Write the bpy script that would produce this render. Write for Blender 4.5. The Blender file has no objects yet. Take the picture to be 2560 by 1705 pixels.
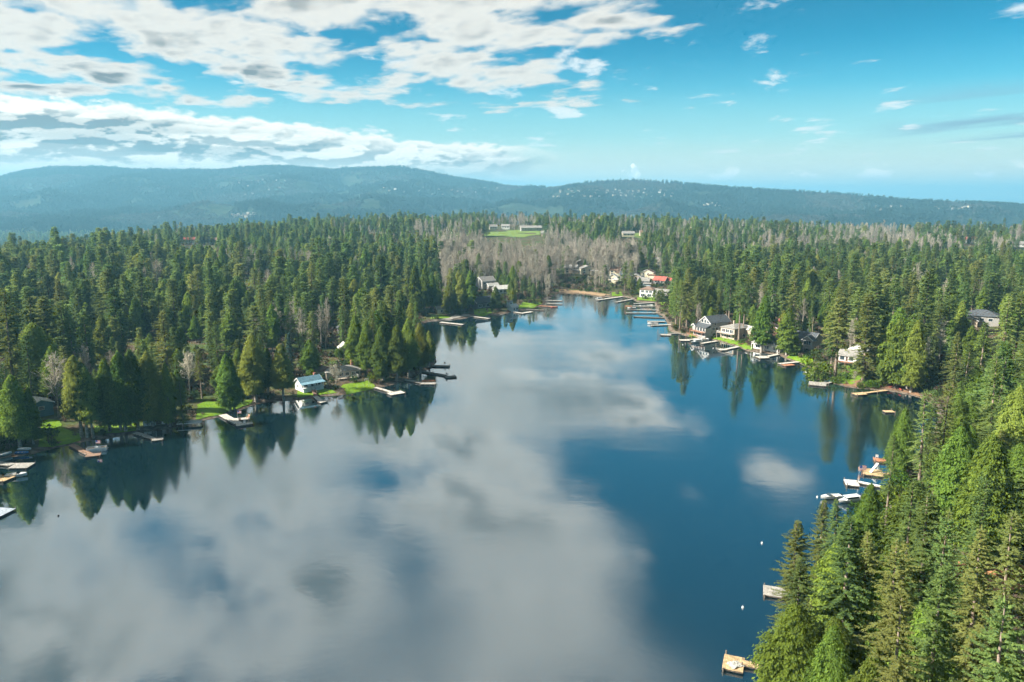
import bpy, math, random
import numpy as np
R = math.radians
rng = np.random.default_rng(7)
random.seed(7)
scene = bpy.context.scene
col = scene.collection

# ------------------------------------------------------------------ camera
F_PX, CX, CY, HORIZON = 1898.0, 1280.0, 852.5, 488.0
CAM_Z = 80.0
PITCH = math.atan((CY - HORIZON) / F_PX)
cam_data = bpy.data.cameras.new('camera')
cam_data.sensor_width = 36.0
cam_data.lens = 36.0 * F_PX / 2560.0
cam_data.clip_start = 1.0
cam_data.clip_end = 90000.0
cam = bpy.data.objects.new('camera', cam_data)
cam.location = (0, 0, CAM_Z)
cam.rotation_euler = (R(90) - PITCH, 0, 0)
col.objects.link(cam)
scene.camera = cam

# ------------------------------------------------------------------ node expression helper
class X:
    """a float socket with arithmetic"""
    def __init__(s, sock, nt): s.s, s.nt = sock, nt
    def _m(s, op, *a):
        n = s.nt.nodes.new('ShaderNodeMath'); n.operation = op
        for i, v in enumerate((s,) + a):
            if isinstance(v, X): s.nt.links.new(v.s, n.inputs[i])
            else: n.inputs[i].default_value = v
        return X(n.outputs[0], s.nt)
    def __add__(s, o): return s._m('ADD', o)
    __radd__ = __add__
    def __sub__(s, o): return s._m('SUBTRACT', o)
    def __rsub__(s, o): return s._m('MULTIPLY', -1.0)._m('ADD', o)
    def __mul__(s, o): return s._m('MULTIPLY', o)
    __rmul__ = __mul__
    def __truediv__(s, o): return s._m('DIVIDE', o)
    def pow(s, o): return s._m('POWER', o)
    def mx(s, o): return s._m('MAXIMUM', o)
    def mn(s, o): return s._m('MINIMUM', o)
    def exp(s): return s._m('EXPONENT')
    def at2(s, o): return s._m('ARCTAN2', o)
    def ss(s, a, b, lo=0.0, hi=1.0):
        n = s.nt.nodes.new('ShaderNodeMapRange'); n.interpolation_type = 'SMOOTHSTEP'; n.clamp = True
        s.nt.links.new(s.s, n.inputs[0])
        for i, v in zip((1, 2, 3, 4), (a, b, lo, hi)):
            if isinstance(v, X): s.nt.links.new(v.s, n.inputs[i])
            else: n.inputs[i].default_value = v
        return X(n.outputs[0], s.nt)
def vec(nt, x, y, z):
    n = nt.nodes.new('ShaderNodeCombineXYZ')
    for i, v in enumerate((x, y, z)):
        if isinstance(v, X): nt.links.new(v.s, n.inputs[i])
        else: n.inputs[i].default_value = v
    return n.outputs[0]
def noise(nt, v, scale, detail=4.0, rough=0.55, dist=0.0, lac=2.0):
    n = nt.nodes.new('ShaderNodeTexNoise')
    if v is not None: nt.links.new(v, n.inputs['Vector'])
    n.inputs['Scale'].default_value = scale; n.inputs['Detail'].default_value = detail
    n.inputs['Roughness'].default_value = rough; n.inputs['Distortion'].default_value = dist
    n.inputs['Lacunarity'].default_value = lac
    return X(n.outputs['Fac'], nt)
def billow(nt, v, scale, detail=3.0, rough=0.55):
    n = nt.nodes.new('ShaderNodeTexVoronoi'); n.feature = 'F1'; n.normalize = True
    nt.links.new(v, n.inputs['Vector'])
    n.inputs['Scale'].default_value = scale; n.inputs['Detail'].default_value = detail; n.inputs['Roughness'].default_value = rough;
    return 1.0 - X(n.outputs['Distance'], nt)
def mixc(nt, f, a, b):
    n = nt.nodes.new('ShaderNodeMix'); n.data_type = 'RGBA'
    if isinstance(f, X): nt.links.new(f.s, n.inputs[0])
    else: n.inputs[0].default_value = f
    for i, v in ((6, a), (7, b)):
        if isinstance(v, (tuple, list)): n.inputs[i].default_value = (*v[:3], 1)
        else: nt.links.new(v, n.inputs[i])
    return n.outputs[2]
def ramp(nt, f, stops):
    n = nt.nodes.new('ShaderNodeValToRGB')
    nt.links.new(f.s if isinstance(f, X) else f, n.inputs[0])
    e = n.color_ramp.elements
    while len(e) < len(stops): e.new(0.5)
    for i, (p, c) in enumerate(stops):
        e[i].position = p; e[i].color = (*c, 1)
    return n.outputs[0]

# ------------------------------------------------------------------ sky
SUN_AZ, SUN_EL = -99.0, 34.0            # degrees from the view direction, clockwise positive
world = bpy.data.worlds.new('World'); scene.world = world
world.use_nodes = True
wt = world.node_tree
for n in list(wt.nodes): wt.nodes.remove(n)
sky = wt.nodes.new('ShaderNodeTexSky'); sky.sky_type = 'NISHITA'; sky.sun_disc = False
sky.sun_elevation = R(SUN_EL); sky.sun_rotation = R(SUN_AZ)
sky.altitude = 100; sky.air_density = 1.0; sky.dust_density = 0.1; sky.ozone_density = 3.0
def build_sky():
    nt = wt
    tc = nt.nodes.new('ShaderNodeTexCoord')
    sp = nt.nodes.new('ShaderNodeSeparateXYZ'); nt.links.new(tc.outputs['Generated'], sp.inputs[0])
    x, y, z = (X(sp.outputs[i], nt) for i in range(3))
    D = 57.29578
    az = x.at2(y) * D                                    # degrees
    el = z._m('ARCSINE') * D
    # --- high broken sheet of stratocumulus, laid out on a flat layer overhead
    zz = z.mx(0.0) + 0.075
    u, v = x / zz, y / zz
    # the layer thins out to the right of a line running away from the camera
    wob = noise(nt, vec(nt, u * 0.5, v * 0.28, 3.1), 1.0, 2, 0.5)
    edge = u * -1.0 + v * 0.125 + (wob - 0.5) * 1.0 + 0.40          # >0 inside the bank
    ex1, ey1 = (az - 20.0) * 0.14, (el - 19.6) * 0.42
    ex2, ey2 = (az - 13.0) * 0.22, (el - 22.0) * 0.40
    isle = ((ex1 * ex1 + ey1 * ey1) * -1.0).exp().mx(((ex2 * ex2 + ey2 * ey2) * -1.0).exp())
    bank = edge.ss(-0.30, 0.55).mx(isle * 0.66)
    gap = el.ss(4.6, 6.6)
    cover = bank * gap
    def sheet(du, dv):
        uu, vv = u + du, v + dv
        a = noise(nt, vec(nt, uu * 0.85 + vv * 0.30, vv * 0.62 - uu * 0.15, 0.0), 2.7, 6, 0.52, 0.10)
        b = billow(nt, vec(nt, uu * 1.0 + vv * 0.2 + (a - 0.5) * 0.5, vv * 0.75 + (a - 0.5) * 0.4, 0.0), 5.2, 2, 0.5)
        return a * 0.86 + b * 0.26 - 0.12
    n1 = sheet(0.0, 0.0)
    n1b = sheet(-0.05, -0.07)
    n2 = noise(nt, vec(nt, u, v * 0.8, 7.7), 0.6, 2, 0.5)
    dens = n1 * 0.95 + n2 * 0.30
    d_hi = dens - 0.625 + cover * 0.045 + cover * el.ss(11.0, 19.0) * 0.035 - (1.0 - cover) * 0.28
    hi = el.ss(12.0, 24.0)
    a_hi = d_hi.ss(hi * -0.045 - 0.04, hi * 0.07 + 0.075)
    thick = d_hi.ss(0.06, 0.20)
    relief = (n1 - n1b).ss(-0.07, 0.10)
    grey = thick * (el.ss(13.0, 24.0) * 0.22 + noise(nt, vec(nt, u * 0.9, v * 0.7, 4.2), 0.9, 4, 0.55).ss(0.44, 0.60) * 0.85 + relief * 0.50)
    c_hi = mixc(nt, grey, (3.25, 3.15, 2.9), (0.85, 0.95, 0.98))
    # --- scattered small puffs over the blue part
    s1 = noise(nt, vec(nt, u * 1.0, v * 0.62, 11.3), 2.5, 7, 0.58, 0.2)
    puff = (s1 - 0.575).ss(0.0, 0.11) * el.ss(2.2, 3.5) * (1.0 - el.ss(15.0, 20.0)) * 0.8
    # --- long cumulus bank low over the western hills
    top = 6.4 - (az + 34.0) * 0.082
    lump = noise(nt, vec(nt, az * 0.30, el * 0.75, 1.7), 1.0, 7, 0.60)
    lump = lump * 0.6 + 0.4 * billow(nt, vec(nt, az * 0.55 + lump, el * 0.9 + lump, 2.0), 1.0, 2, 0.55) - 0.08
    hd = top + (lump - 0.5) * 3.6 - el
    fade_r = 1.0 - (az + (lump - 0.5) * 9.0).ss(-1.5, 4.5)
    a_low = hd.ss(0.0, 0.35) * fade_r
    def heap(da, de):
        w = noise(nt, vec(nt, (az + da) * 0.30 + 3.0, (el + de) * 0.95, 5.2), 1.0, 6, 0.56)
        return w * 0.72 + 0.28 * billow(nt, vec(nt, (az + da) * 0.62 + w * 0.7, (el + de) * 1.25 + w * 0.6, 1.0), 1.0, 2, 0.55)
    lump2 = heap(0.0, 0.0)
    rel2 = (lump2 - heap(-0.45, 0.38)).ss(-0.09, 0.09)
    under = noise(nt, vec(nt, az * 0.10, el * 1.1, 9.4), 1.0, 4, 0.5)
    g_low = (under.ss(0.42, 0.64) * 0.42 + rel2.ss(0.15, 0.85) * 0.72) * hd.ss(0.25, 1.4)
    c_low = mixc(nt, g_low * 1.1, (4.7, 4.4, 3.85), (0.85, 1.05, 1.1))
    c_low = mixc(nt, (1.0 - el.ss(1.4, 3.0)) * 0.65, c_low, (3.3, 3.05, 2.55))
    # --- little cumulus near the right horizon
    k1 = noise(nt, vec(nt, az * 0.42, el * 0.9, 2.2), 1.0, 6, 0.55)
    base = el.ss(0.5, 0.8) * (1.0 - el.ss(1.3, 2.4)) * az.ss(11.0, 16.0)
    a_cu = (k1 - 0.545).ss(0.0, 0.04) * base
    c_cu = mixc(nt, el.ss(0.6, 1.7), (2.4, 2.6, 2.7), (5.6, 5.2, 4.6))
    # one tall plume of cloud standing behind the hill
    pn = noise(nt, vec(nt, az * 1.5, el * 1.5, 6.6), 1.0, 6, 0.6)
    pw = noise(nt, vec(nt, az * 0.9, el * 0.9, 2.6), 1.0, 2, 0.5)
    dx = az - 8.75 + (pw - 0.5) * 1.6
    pz = dx * dx * 2.6 + (el - 1.6) * (el - 1.6) * 1.3
    a_pl = (0.55 - pz + (pn - 0.5) * 2.6).ss(0.0, 0.16)
    # thin dark streak cloud low on the right
    st = noise(nt, vec(nt, az * 0.05, el * 0.9 - az * 0.06, 8.8), 1.0, 5, 0.55)
    a_st = (st - 0.42).ss(0.0, 0.14) * az.ss(23.0, 31.0) * el.ss(2.6, 3.6) * (1.0 - el.ss(5.0, 7.2)) * 0.9
    # --- clear sky
    hs = nt.nodes.new('ShaderNodeHueSaturation'); nt.links.new(sky.outputs[0], hs.inputs['Color'])
    hs.inputs['Saturation'].default_value = SKY_SAT; hs.inputs['Hue'].default_value = SKY_HUE; hs.inputs['Value'].default_value = SKY_VAL
    c = hs.outputs[0]
    mlt = nt.nodes.new('ShaderNodeVectorMath'); mlt.operation = 'SCALE'; nt.links.new(c, mlt.inputs[0]); nt.links.new((1.0 - el.ss(3.0, 14.0) * 0.36 - el.ss(14.0, 40.0) * 0.36).s, mlt.inputs['Scale'])
    c = mlt.outputs[0]
    c = mixc(nt, (1.0 - el.ss(-0.5, 11.0)) * 0.9, c, (1.75, 2.9, 2.75))
    c = mixc(nt, (1.0 - el.ss(0.0, 4.6)) * 0.92, c, (4.1, 3.65, 2.75))
    c = mixc(nt, a_st, c, (1.0, 1.6, 2.1))
    c = mixc(nt, puff, c, (3.7, 3.8, 3.75))
    c = mixc(nt, a_hi, c, c_hi)
    c = mixc(nt, a_cu * 0.9, c, c_cu)
    c = mixc(nt, a_pl * 0.97, c, mixc(nt, (pn - 0.5).ss(-0.1, 0.14), (3.6, 3.7, 3.6), (6.6, 6.3, 5.7)))
    c = mixc(nt, a_low, c, c_low)
    bg = nt.nodes.new('ShaderNodeBackground'); bg.inputs['Strength'].default_value = 0.1
    out = nt.nodes.new('ShaderNodeOutputWorld')
    nt.links.new(c, bg.inputs[0]); nt.links.new(bg.outputs[0], out.inputs[0])
SKY_SAT, SKY_HUE, SKY_VAL = 1.95, 0.480, 0.49
build_sky()
world.cycles.sampling_method = 'MANUAL'; world.cycles.sample_map_resolution = 256

# ------------------------------------------------------------------ sun
sun_data = bpy.data.lights.new('sun', 'SUN'); sun_data.energy = 5.0; sun_data.angle = R(0.53)
sun_data.color = (1.0, 0.93, 0.82)
sun = bpy.data.objects.new('sun', sun_data); col.objects.link(sun)
from mathutils import Vector
_sd = Vector((math.sin(R(SUN_AZ)) * math.cos(R(SUN_EL)), math.cos(R(SUN_AZ)) * math.cos(R(SUN_EL)), math.sin(R(SUN_EL))))
sun.rotation_euler = (-_sd).to_track_quat('-Z', 'Y').to_euler()
sun.location = (-300, 200, 400)
vs = scene.view_settings
vs.view_transform = 'Standard'; vs.look = 'None'; vs.exposure = 1.5; vs.gamma = 1.0; vs.use_curve_mapping = False
cy = scene.cycles
cy.use_denoising = True
try: cy.denoiser = 'OPENIMAGEDENOISE'; cy.denoising_input_passes = 'RGB_ALBEDO_NORMAL'
except Exception: pass
cy.use_adaptive_sampling = True; cy.adaptive_threshold = 0.03; cy.adaptive_min_samples = 12
cy.max_bounces = 4; cy.diffuse_bounces = 2; cy.glossy_bounces = 2; cy.transmission_bounces = 3; cy.volume_bounces = 0
cy.sample_clamp_indirect = 4.0; cy.caustics_reflective = False; cy.caustics_refractive = False

# ------------------------------------------------------------------ pixels to places
CP, SP = math.cos(PITCH), math.sin(PITCH)
def ray(u, v):
    vd = v - CY
    return np.array([u - CX, F_PX * CP - vd * SP, -F_PX * SP - vd * CP])
def proj(x, y, z):
    """world to photo pixel (arrays)"""
    dz = z - CAM_Z
    depth = y * CP - dz * SP
    return CX + F_PX * x / depth, CY - F_PX * (y * SP + dz * CP) / depth, depth
def at_z(u, v, z):
    d = ray(u, v); t = (z - CAM_Z) / d[2]
    return np.array([d[0] * t, d[1] * t, z])

# ------------------------------------------------------------------ materials
MATS = {}
def principled(name, color, rough=0.8, var=0.12, vscale=1.0, bump=0.0, metallic=0.0, spec=0.3, coord='Object'):
    """a plain procedural material: base colour broken up by two noises"""
    if name in MATS: return MATS[name]
    m = bpy.data.materials.new(name); m.use_nodes = True
    nt = m.node_tree; b = nt.nodes['Principled BSDF']
    tc = nt.nodes.new('ShaderNodeTexCoord')
    n1 = noise(nt, tc.outputs[coord], vscale, 4, 0.6)
    dark = tuple(c * (1 - 1.6 * var) for c in color); light = tuple(min(1, c * (1 + 1.2 * var)) for c in color)
    nt.links.new(mixc(nt, n1.ss(0.3, 0.7), dark, light), b.inputs['Base Color'])
    b.inputs['Roughness'].default_value = rough; b.inputs['Metallic'].default_value = metallic
    b.inputs['Specular IOR Level'].default_value = spec
    if bump:
        bp = nt.nodes.new('ShaderNodeBump'); bp.inputs['Strength'].default_value = bump
        n2 = noise(nt, tc.outputs[coord], vscale * 8, 3, 0.6)
        nt.links.new(n2.s, bp.inputs['Height']); nt.links.new(bp.outputs[0], b.inputs['Normal'])
    MATS[name] = m
    return m
def foliage_mat(name, dark, light, transl=0.3, hue_var=0.03, warm=None):
    """leaf or needle spray: colour differs tree by tree and spray by spray"""
    m = bpy.data.materials.new(name); m.use_nodes = True
    nt = m.node_tree
    for n in list(nt.nodes): nt.nodes.remove(n)
    at = nt.nodes.new('ShaderNodeAttribute'); at.attribute_name = 'spray'
    oi = nt.nodes.new('ShaderNodeObjectInfo')
    sp = X(at.outputs['Fac'], nt); rnd = X(oi.outputs['Random'], nt)
    f = sp * 0.62 + rnd * 0.38
    c = mixc(nt, f.ss(0.08, 0.95), dark, light)
    if warm: c = mixc(nt, (rnd * 7.31)._m('FRACT').ss(0.55, 1.0) * 0.6, c, warm)
    hs = nt.nodes.new('ShaderNodeHueSaturation'); nt.links.new(c, hs.inputs['Color'])
    nt.links.new(((rnd * 13.7)._m('FRACT') * (2 * hue_var) + (0.5 - hue_var)).s, hs.inputs['Hue'])
    nt.links.new(((rnd * 5.17)._m('FRACT') * 0.5 + 0.75).s, hs.inputs['Value'])
    df = nt.nodes.new('ShaderNodeBsdfDiffuse'); tr = nt.nodes.new('ShaderNodeBsdfTranslucent')
    nt.links.new(hs.outputs[0], df.inputs['Color']); nt.links.new(hs.outputs[0], tr.inputs['Color'])
    mx = nt.nodes.new('ShaderNodeMixShader'); mx.inputs[0].default_value = transl
    nt.links.new(df.outputs[0], mx.inputs[1]); nt.links.new(tr.outputs[0], mx.inputs[2])
    out = nt.nodes.new('ShaderNodeOutputMaterial'); nt.links.new(mx.outputs[0], out.inputs[0])
    MATS[name] = m
    return m
M_FIR = foliage_mat('fir_needles', (0.090, 0.145, 0.052), (0.215, 0.300, 0.085), 0.50, 0.018, (0.27, 0.275, 0.085))
M_CEDAR = foliage_mat('cedar_sprays', (0.100, 0.165, 0.036), (0.240, 0.340, 0.058), 0.52, 0.018, (0.30, 0.30, 0.070))
M_SPRUCE = foliage_mat('blue_spruce_needles', (0.030, 0.075, 0.070), (0.075, 0.135, 0.120), 0.2, 0.01)
M_SHRUB = foliage_mat('shrub_leaves', (0.055, 0.10, 0.018), (0.17, 0.26, 0.035), 0.35, 0.03)
M_BRUSH = foliage_mat('bare_brush', (0.085, 0.062, 0.046), (0.20, 0.155, 0.115), 0.15, 0.02)
M_TWIG = foliage_mat('bare_twigs', (0.30, 0.27, 0.215), (0.52, 0.475, 0.39), 0.25, 0.02)
M_FARFIR = foliage_mat('far_needles', (0.016, 0.034, 0.022), (0.044, 0.070, 0.036), 0.2, 0.02, (0.055, 0.062, 0.036))
M_BARK = principled('fir_bark', (0.23, 0.18, 0.14), 0.95, 0.3, 2.0)
M_BARKG = principled('grey_bark', (0.30, 0.27, 0.23), 0.95, 0.25, 2.0)

# ------------------------------------------------------------------ mesh helpers
def link(o, parent=None):
    col.objects.link(o)
    if parent is not None: o.parent = parent
    return o
def mesh_np(name, V, faces_n, idx, mats=(), mat_idx=None, attrs=None, smooth=False):
    """V (n,3); faces_n loop totals; idx flat vertex indices"""
    me = bpy.data.meshes.new(name)
    V = np.asarray(V, dtype=np.float32); idx = np.asarray(idx, dtype=np.int32).ravel()
    ft = np.asarray(faces_n, dtype=np.int32)
    me.vertices.add(len(V)); me.vertices.foreach_set('co', V.ravel())
    if len(idx):
        me.loops.add(len(idx)); me.loops.foreach_set('vertex_index', idx)
        me.polygons.add(len(ft))
        me.polygons.foreach_set('loop_start', np.concatenate(([0], np.cumsum(ft)[:-1])).astype(np.int32))
        if mat_idx is not None: me.polygons.foreach_set('material_index', np.asarray(mat_idx, dtype=np.int32))
        me.polygons.foreach_set('use_smooth', np.full(len(ft), smooth, dtype=bool))
    for m in mats: me.materials.append(m)
    for k, a in (attrs or {}).items():
        t = 'FLOAT' if np.asarray(a).ndim == 1 else 'FLOAT_VECTOR'
        at = me.attributes.new(k, t, 'POINT')
        at.data.foreach_set('value' if t == 'FLOAT' else 'vector', np.asarray(a, dtype=np.float32).ravel())
    me.update(calc_edges=True); me.validate()
    return me
def smooth01(a, b, t):
    t = np.clip((t - a) / (b - a), 0, 1); return t * t * (3 - 2 * t)

# ------------------------------------------------------------------ shoreline (photo pixels on the water plane)
SHORE_PX = [(-700, 1420), (-420, 1270), (-200, 1195), (0, 1146), (76, 1137), (115, 1125), (176, 1112), (205, 1104), (268, 1096), (337, 1083),
    (421, 1073), (493, 1055), (555, 1041), (597, 1027), (640, 1011), (673, 1004), (742, 1001), (795, 992), (863, 987), (938, 973),
    (973, 964), (1015, 952), (1045, 936), (1078, 922), (1092, 905), (1085, 880), (1070, 858), (1055, 840), (1045, 822), (1055, 808), (1074, 804), (1134, 799),
    (1166, 796), (1184, 790), (1253, 787), (1285, 779), (1327, 773), (1357, 764), (1366, 755), (1362, 748), (1380, 743), (1390, 739), (1395, 732),
    (1446, 733), (1476, 737), (1505, 741), (1529, 743), (1559, 742), (1575, 745), (1592, 755), (1636, 757), (1639, 767), (1640, 783), (1655, 790), (1664, 800), (1670, 813),
    (1672, 827), (1690, 834), (1707, 838), (1732, 843), (1761, 846), (1801, 854), (1845, 867), (1869, 878), (1903, 882), (1947, 888),
    (1968, 899), (1998, 908), (2025, 921), (2032, 934), (2039, 949), (2076, 957), (2107, 965), (2148, 972), (2216, 976), (2246, 982), (2280, 989),
    (2315, 1000), (2340, 1020), (2345, 1050), (2325, 1090), (2295, 1130), (2265, 1175), (2238, 1228), (2175, 1310), (2100, 1390), (2030, 1480),
    (1992, 1570), (1968, 1680), (1955, 1900)]
SHORE = np.array([at_z(u, v, 0.0)[:2] for u, v in SHORE_PX])
SHORE = np.vstack([SHORE, [[60, 0], [70, -250], [-350, -250], [-420, 0]]])
_P0, _P1 = SHORE, np.roll(SHORE, -1, axis=0)
def lake_sd(x, y):
    """signed distance to the lake edge, positive on land"""
    x = np.asarray(x, float); y = np.asarray(y, float)
    best = np.full(x.shape, 1e18); inside = np.zeros(x.shape, bool)
    for (ax, ay), (bx, by) in zip(_P0, _P1):
        dx, dy = bx - ax, by - ay
        t = np.clip(((x - ax) * dx + (y - ay) * dy) / (dx * dx + dy * dy), 0, 1)
        best = np.minimum(best, (x - ax - t * dx) ** 2 + (y - ay - t * dy) ** 2)
        if ay != by:
            c = ((ay > y) != (by > y)) & (x < (bx - ax) * (y - ay) / (by - ay) + ax)
            inside ^= c
    d = np.sqrt(best)
    return np.where(inside, -d, d)
def terrain(x, y, d=None):
    x = np.asarray(x, float); y = np.asarray(y, float)
    if d is None: d = lake_sd(x, y)
    shore = np.clip(0.34 * d, -3.0, 1.0)
    di = np.maximum(d - 4.0, 0.0)
    wr = smooth01(40, 130, x) * smooth01(560, 380, y)
    rise = wr * 24 * (1 - np.exp(-di * 0.095 / 24)) + (1 - wr) * 10 * (1 - np.exp(-di * 0.045 / 10))
    und = np.sin(x * 0.021 + 1.3) * np.cos(y * 0.017 + 0.4) + 0.5 * np.sin(x * 0.047 + y * 0.039)
    z = shore + rise + und * 1.2 * np.clip(di / 60, 0, 1)
    r = np.hypot(x, y)
    az = np.arctan2(x, np.maximum(y, 1.0))
    z = z + 12 * np.exp(-((x + 20) / 380.0) ** 2) * smooth01(800, 1300, y) * (y > 0)
    z = z - 5 * smooth01(0.15, 0.5, az) * smooth01(600, 1200, r)
    edge = 860 + 660 * smooth01(-0.64, -0.20, az) + 60 * smooth01(0.0, 0.4, az)
    z = z - smooth01(0, 1100, r - edge) * (z + 95)
    return z
def ground_at(u, v, lift=0.0):
    """photo pixel to a point on the land"""
    z = 1.2
    for _ in range(9):
        p = at_z(u, v, z + lift); z = 0.5 * z + 0.5 * max(0.3, float(terrain(p[0], p[1])))
    p = at_z(u, v, z + lift)
    return np.array([p[0], p[1], float(terrain(p[0], p[1]))])

# ------------------------------------------------------------------ the ground sheet
def axis(lo, hi, step, far, grow=1.14):
    a = list(np.arange(lo, hi + 0.1, step)); s = step; p = a[-1]
    while p < far: s *= grow; p += s; a.append(p)
    s = step; p = a[0]; b = []
    while p > -far: s *= grow; p -= s; b.append(p)
    return np.array(b[::-1] + a)
gx, gy = axis(-420, 420, 3.0, 30000), axis(40, 780, 3.0, 30000)
GX, GY = np.meshgrid(gx, gy)
GD = lake_sd(GX.ravel(), GY.ravel())
GZ = terrain(GX.ravel(), GY.ravel(), GD)
nx, ny = len(gx), len(gy)
ii, jj = np.meshgrid(np.arange(nx - 1), np.arange(ny - 1))
q0 = (jj * nx + ii).ravel()
quads = np.stack([q0, q0 + 1, q0 + 1 + nx, q0 + nx], 1)
def ground_mat():
    m = bpy.data.materials.new('forest_floor'); m.use_nodes = True
    nt = m.node_tree; b = nt.nodes['Principled BSDF']
    g = nt.nodes.new('ShaderNodeNewGeometry')
    at = nt.nodes.new('ShaderNodeAttribute'); at.attribute_name = 'inland'
    d = X(at.outputs['Fac'], nt)
    n1 = noise(nt, g.outputs['Position'], 0.05, 5, 0.6)
    n2 = noise(nt, g.outputs['Position'], 0.6, 5, 0.65)
    soil = mixc(nt, n2.ss(0.3, 0.7), (0.055, 0.040, 0.026), (0.13, 0.10, 0.065))
    green = mixc(nt, n2.ss(0.3, 0.7), (0.035, 0.055, 0.016), (0.085, 0.12, 0.03))
    c = mixc(nt, n1.ss(0.42, 0.6), soil, green)
    bank = mixc(nt, n2.ss(0.35, 0.65), (0.07, 0.05, 0.036), (0.20, 0.165, 0.13))
    c = mixc(nt, (d + (n2 - 0.5) * 3.0).ss(1.8, 3.4), bank, c)
    nt.links.new(c, b.inputs['Base Color']); b.inputs['Roughness'].default_value = 0.95; b.inputs['Specular IOR Level'].default_value = 0.1
    bp = nt.nodes.new('ShaderNodeBump'); bp.inputs['Strength'].default_value = 0.6; bp.inputs['Distance'].default_value = 0.3
    nt.links.new(n2.s, bp.inputs['Height']); nt.links.new(bp.outputs[0], b.inputs['Normal'])
    return m
me = mesh_np('ground', np.stack([GX.ravel(), GY.ravel(), GZ], 1), np.full(len(quads), 4), quads, [ground_mat()], attrs={'inland': np.clip(GD, -50, 50)}, smooth=True)
ground = link(bpy.data.objects.new('ground', me)); ground['kind'] = 'structure'

# ------------------------------------------------------------------ the lake
def water_mat():
    m = bpy.data.materials.new('lake_water'); m.use_nodes = True
    nt = m.node_tree
    for n in list(nt.nodes): nt.nodes.remove(n)
    g = nt.nodes.new('ShaderNodeNewGeometry')
    P = g.outputs['Position']
    big = noise(nt, P, 0.012, 3, 0.5, 0.6)                      # calm and wind-ruffled patches
    sp = nt.nodes.new('ShaderNodeSeparateXYZ'); nt.links.new(P, sp.inputs[0])
    px, py = X(sp.outputs[0], nt), X(sp.outputs[1], nt)
    w1 = noise(nt, vec(nt, px * 0.8, py * 1.1, 0.0), 0.9, 3, 0.55)
    w2 = noise(nt, vec(nt, px, py * 1.25, 4.0), 0.16, 2, 0.5)
    h = w1 * 0.45 + w2 * 1.6
    lane = noise(nt, vec(nt, px * 0.010 + py * 0.002, py * 0.035, 2.0), 1.0, 3, 0.55, 0.4)
    bp = nt.nodes.new('ShaderNodeBump'); bp.inputs['Distance'].default_value = 0.03
    nt.links.new(big.ss(0.36, 0.66, 0.18, 0.62).s, bp.inputs['Strength'])
    nt.links.new(h.s, bp.inputs['Height'])
    gl = nt.nodes.new('ShaderNodeBsdfGlossy'); gl.inputs['Color'].default_value = (0.93, 0.96, 0.97, 1)
    nt.links.new((big * 0.55 + lane * 0.45).ss(0.40, 0.62, 0.025, 0.14).s, gl.inputs['Roughness']); nt.links.new(bp.outputs[0], gl.inputs['Normal'])
    df = nt.nodes.new('ShaderNodeBsdfDiffuse'); df.inputs['Color'].default_value = (0.004, 0.020, 0.030, 1)
    fr = nt.nodes.new('ShaderNodeFresnel'); fr.inputs['IOR'].default_value = 1.33
    fac = X(fr.outputs[0], nt) * 0.62 + 0.46
    mx = nt.nodes.new('ShaderNodeMixShader'); nt.links.new(fac.mn(0.95).s, mx.inputs[0])
    nt.links.new(df.outputs[0], mx.inputs[1]); nt.links.new(gl.outputs[0], mx.inputs[2])
    out = nt.nodes.new('ShaderNodeOutputMaterial'); nt.links.new(mx.outputs[0], out.inputs[0])
    return m
_c = SHORE.mean(0)
_lx0, _lx1, _ly0, _ly1 = SHORE[:, 0].min() - 4, SHORE[:, 0].max() + 4, SHORE[:, 1].min() - 4, SHORE[:, 1].max() + 4
# the water sheet stays inside the basin: only grid cells near or within the lake
_wx = np.arange(_lx0, _lx1 + 8, 8.0); _wy = np.arange(_ly0, _ly1 + 8, 8.0)
WX, WY = np.meshgrid(_wx, _wy); WD = lake_sd(WX.ravel(), WY.ravel())
_n = len(_wx); _i, _j = np.meshgrid(np.arange(_n - 1), np.arange(len(_wy) - 1)); _q = (_j * _n + _i).ravel()
_q = np.stack([_q, _q + 1, _q + 1 + _n, _q + _n], 1); _q = _q[(WD[_q].min(1) < 2.0)]
_used, _inv = np.unique(_q, return_inverse=True)
me = mesh_np('lake', np.stack([WX.ravel(), WY.ravel(), np.zeros(WX.size)], 1)[_used], np.full(len(_q), 4), _inv.reshape(_q.shape), [water_mat()])
lake = link(bpy.data.objects.new('lake', me)); lake['kind'] = 'structure'

# ------------------------------------------------------------------ the wooded hills
RIDGE = [(-700, 470), (-300, 455), (0, 444), (100, 424), (190, 412), (320, 416), (450, 422), (560, 420), (700, 412), (800, 414), (850, 419), (960, 417), (1010, 415),
    (1080, 428), (1150, 443), (1250, 458), (1330, 464), (1390, 463), (1440, 456), (1500, 450), (1560, 447), (1650, 451), (1750, 462), (1850, 469),
    (1950, 475), (2050, 479), (2150, 486), (2250, 495), (2350, 500), (2450, 506), (2560, 514), (2800, 520), (3300, 530)]
_ru = np.array([p[0] for p in RIDGE], float); _rv = np.array([p[1] for p in RIDGE], float)
def hill_ridge(t):
    """t: pixel column as tangent of azimuth; gives ridge distance (depth along view) and height"""
    u = CX + t * F_PX * 1.0
    v = np.interp(u, _ru, _rv)
    depth = 6900 - 1500 * smooth01(1150, 1500, u) - 700 * smooth01(1700, 2500, u)
    vd = v - CY
    z = CAM_Z + depth * (-F_PX * SP - vd * CP) / (F_PX * CP - vd * SP) - 20.0
    return depth, z
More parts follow.
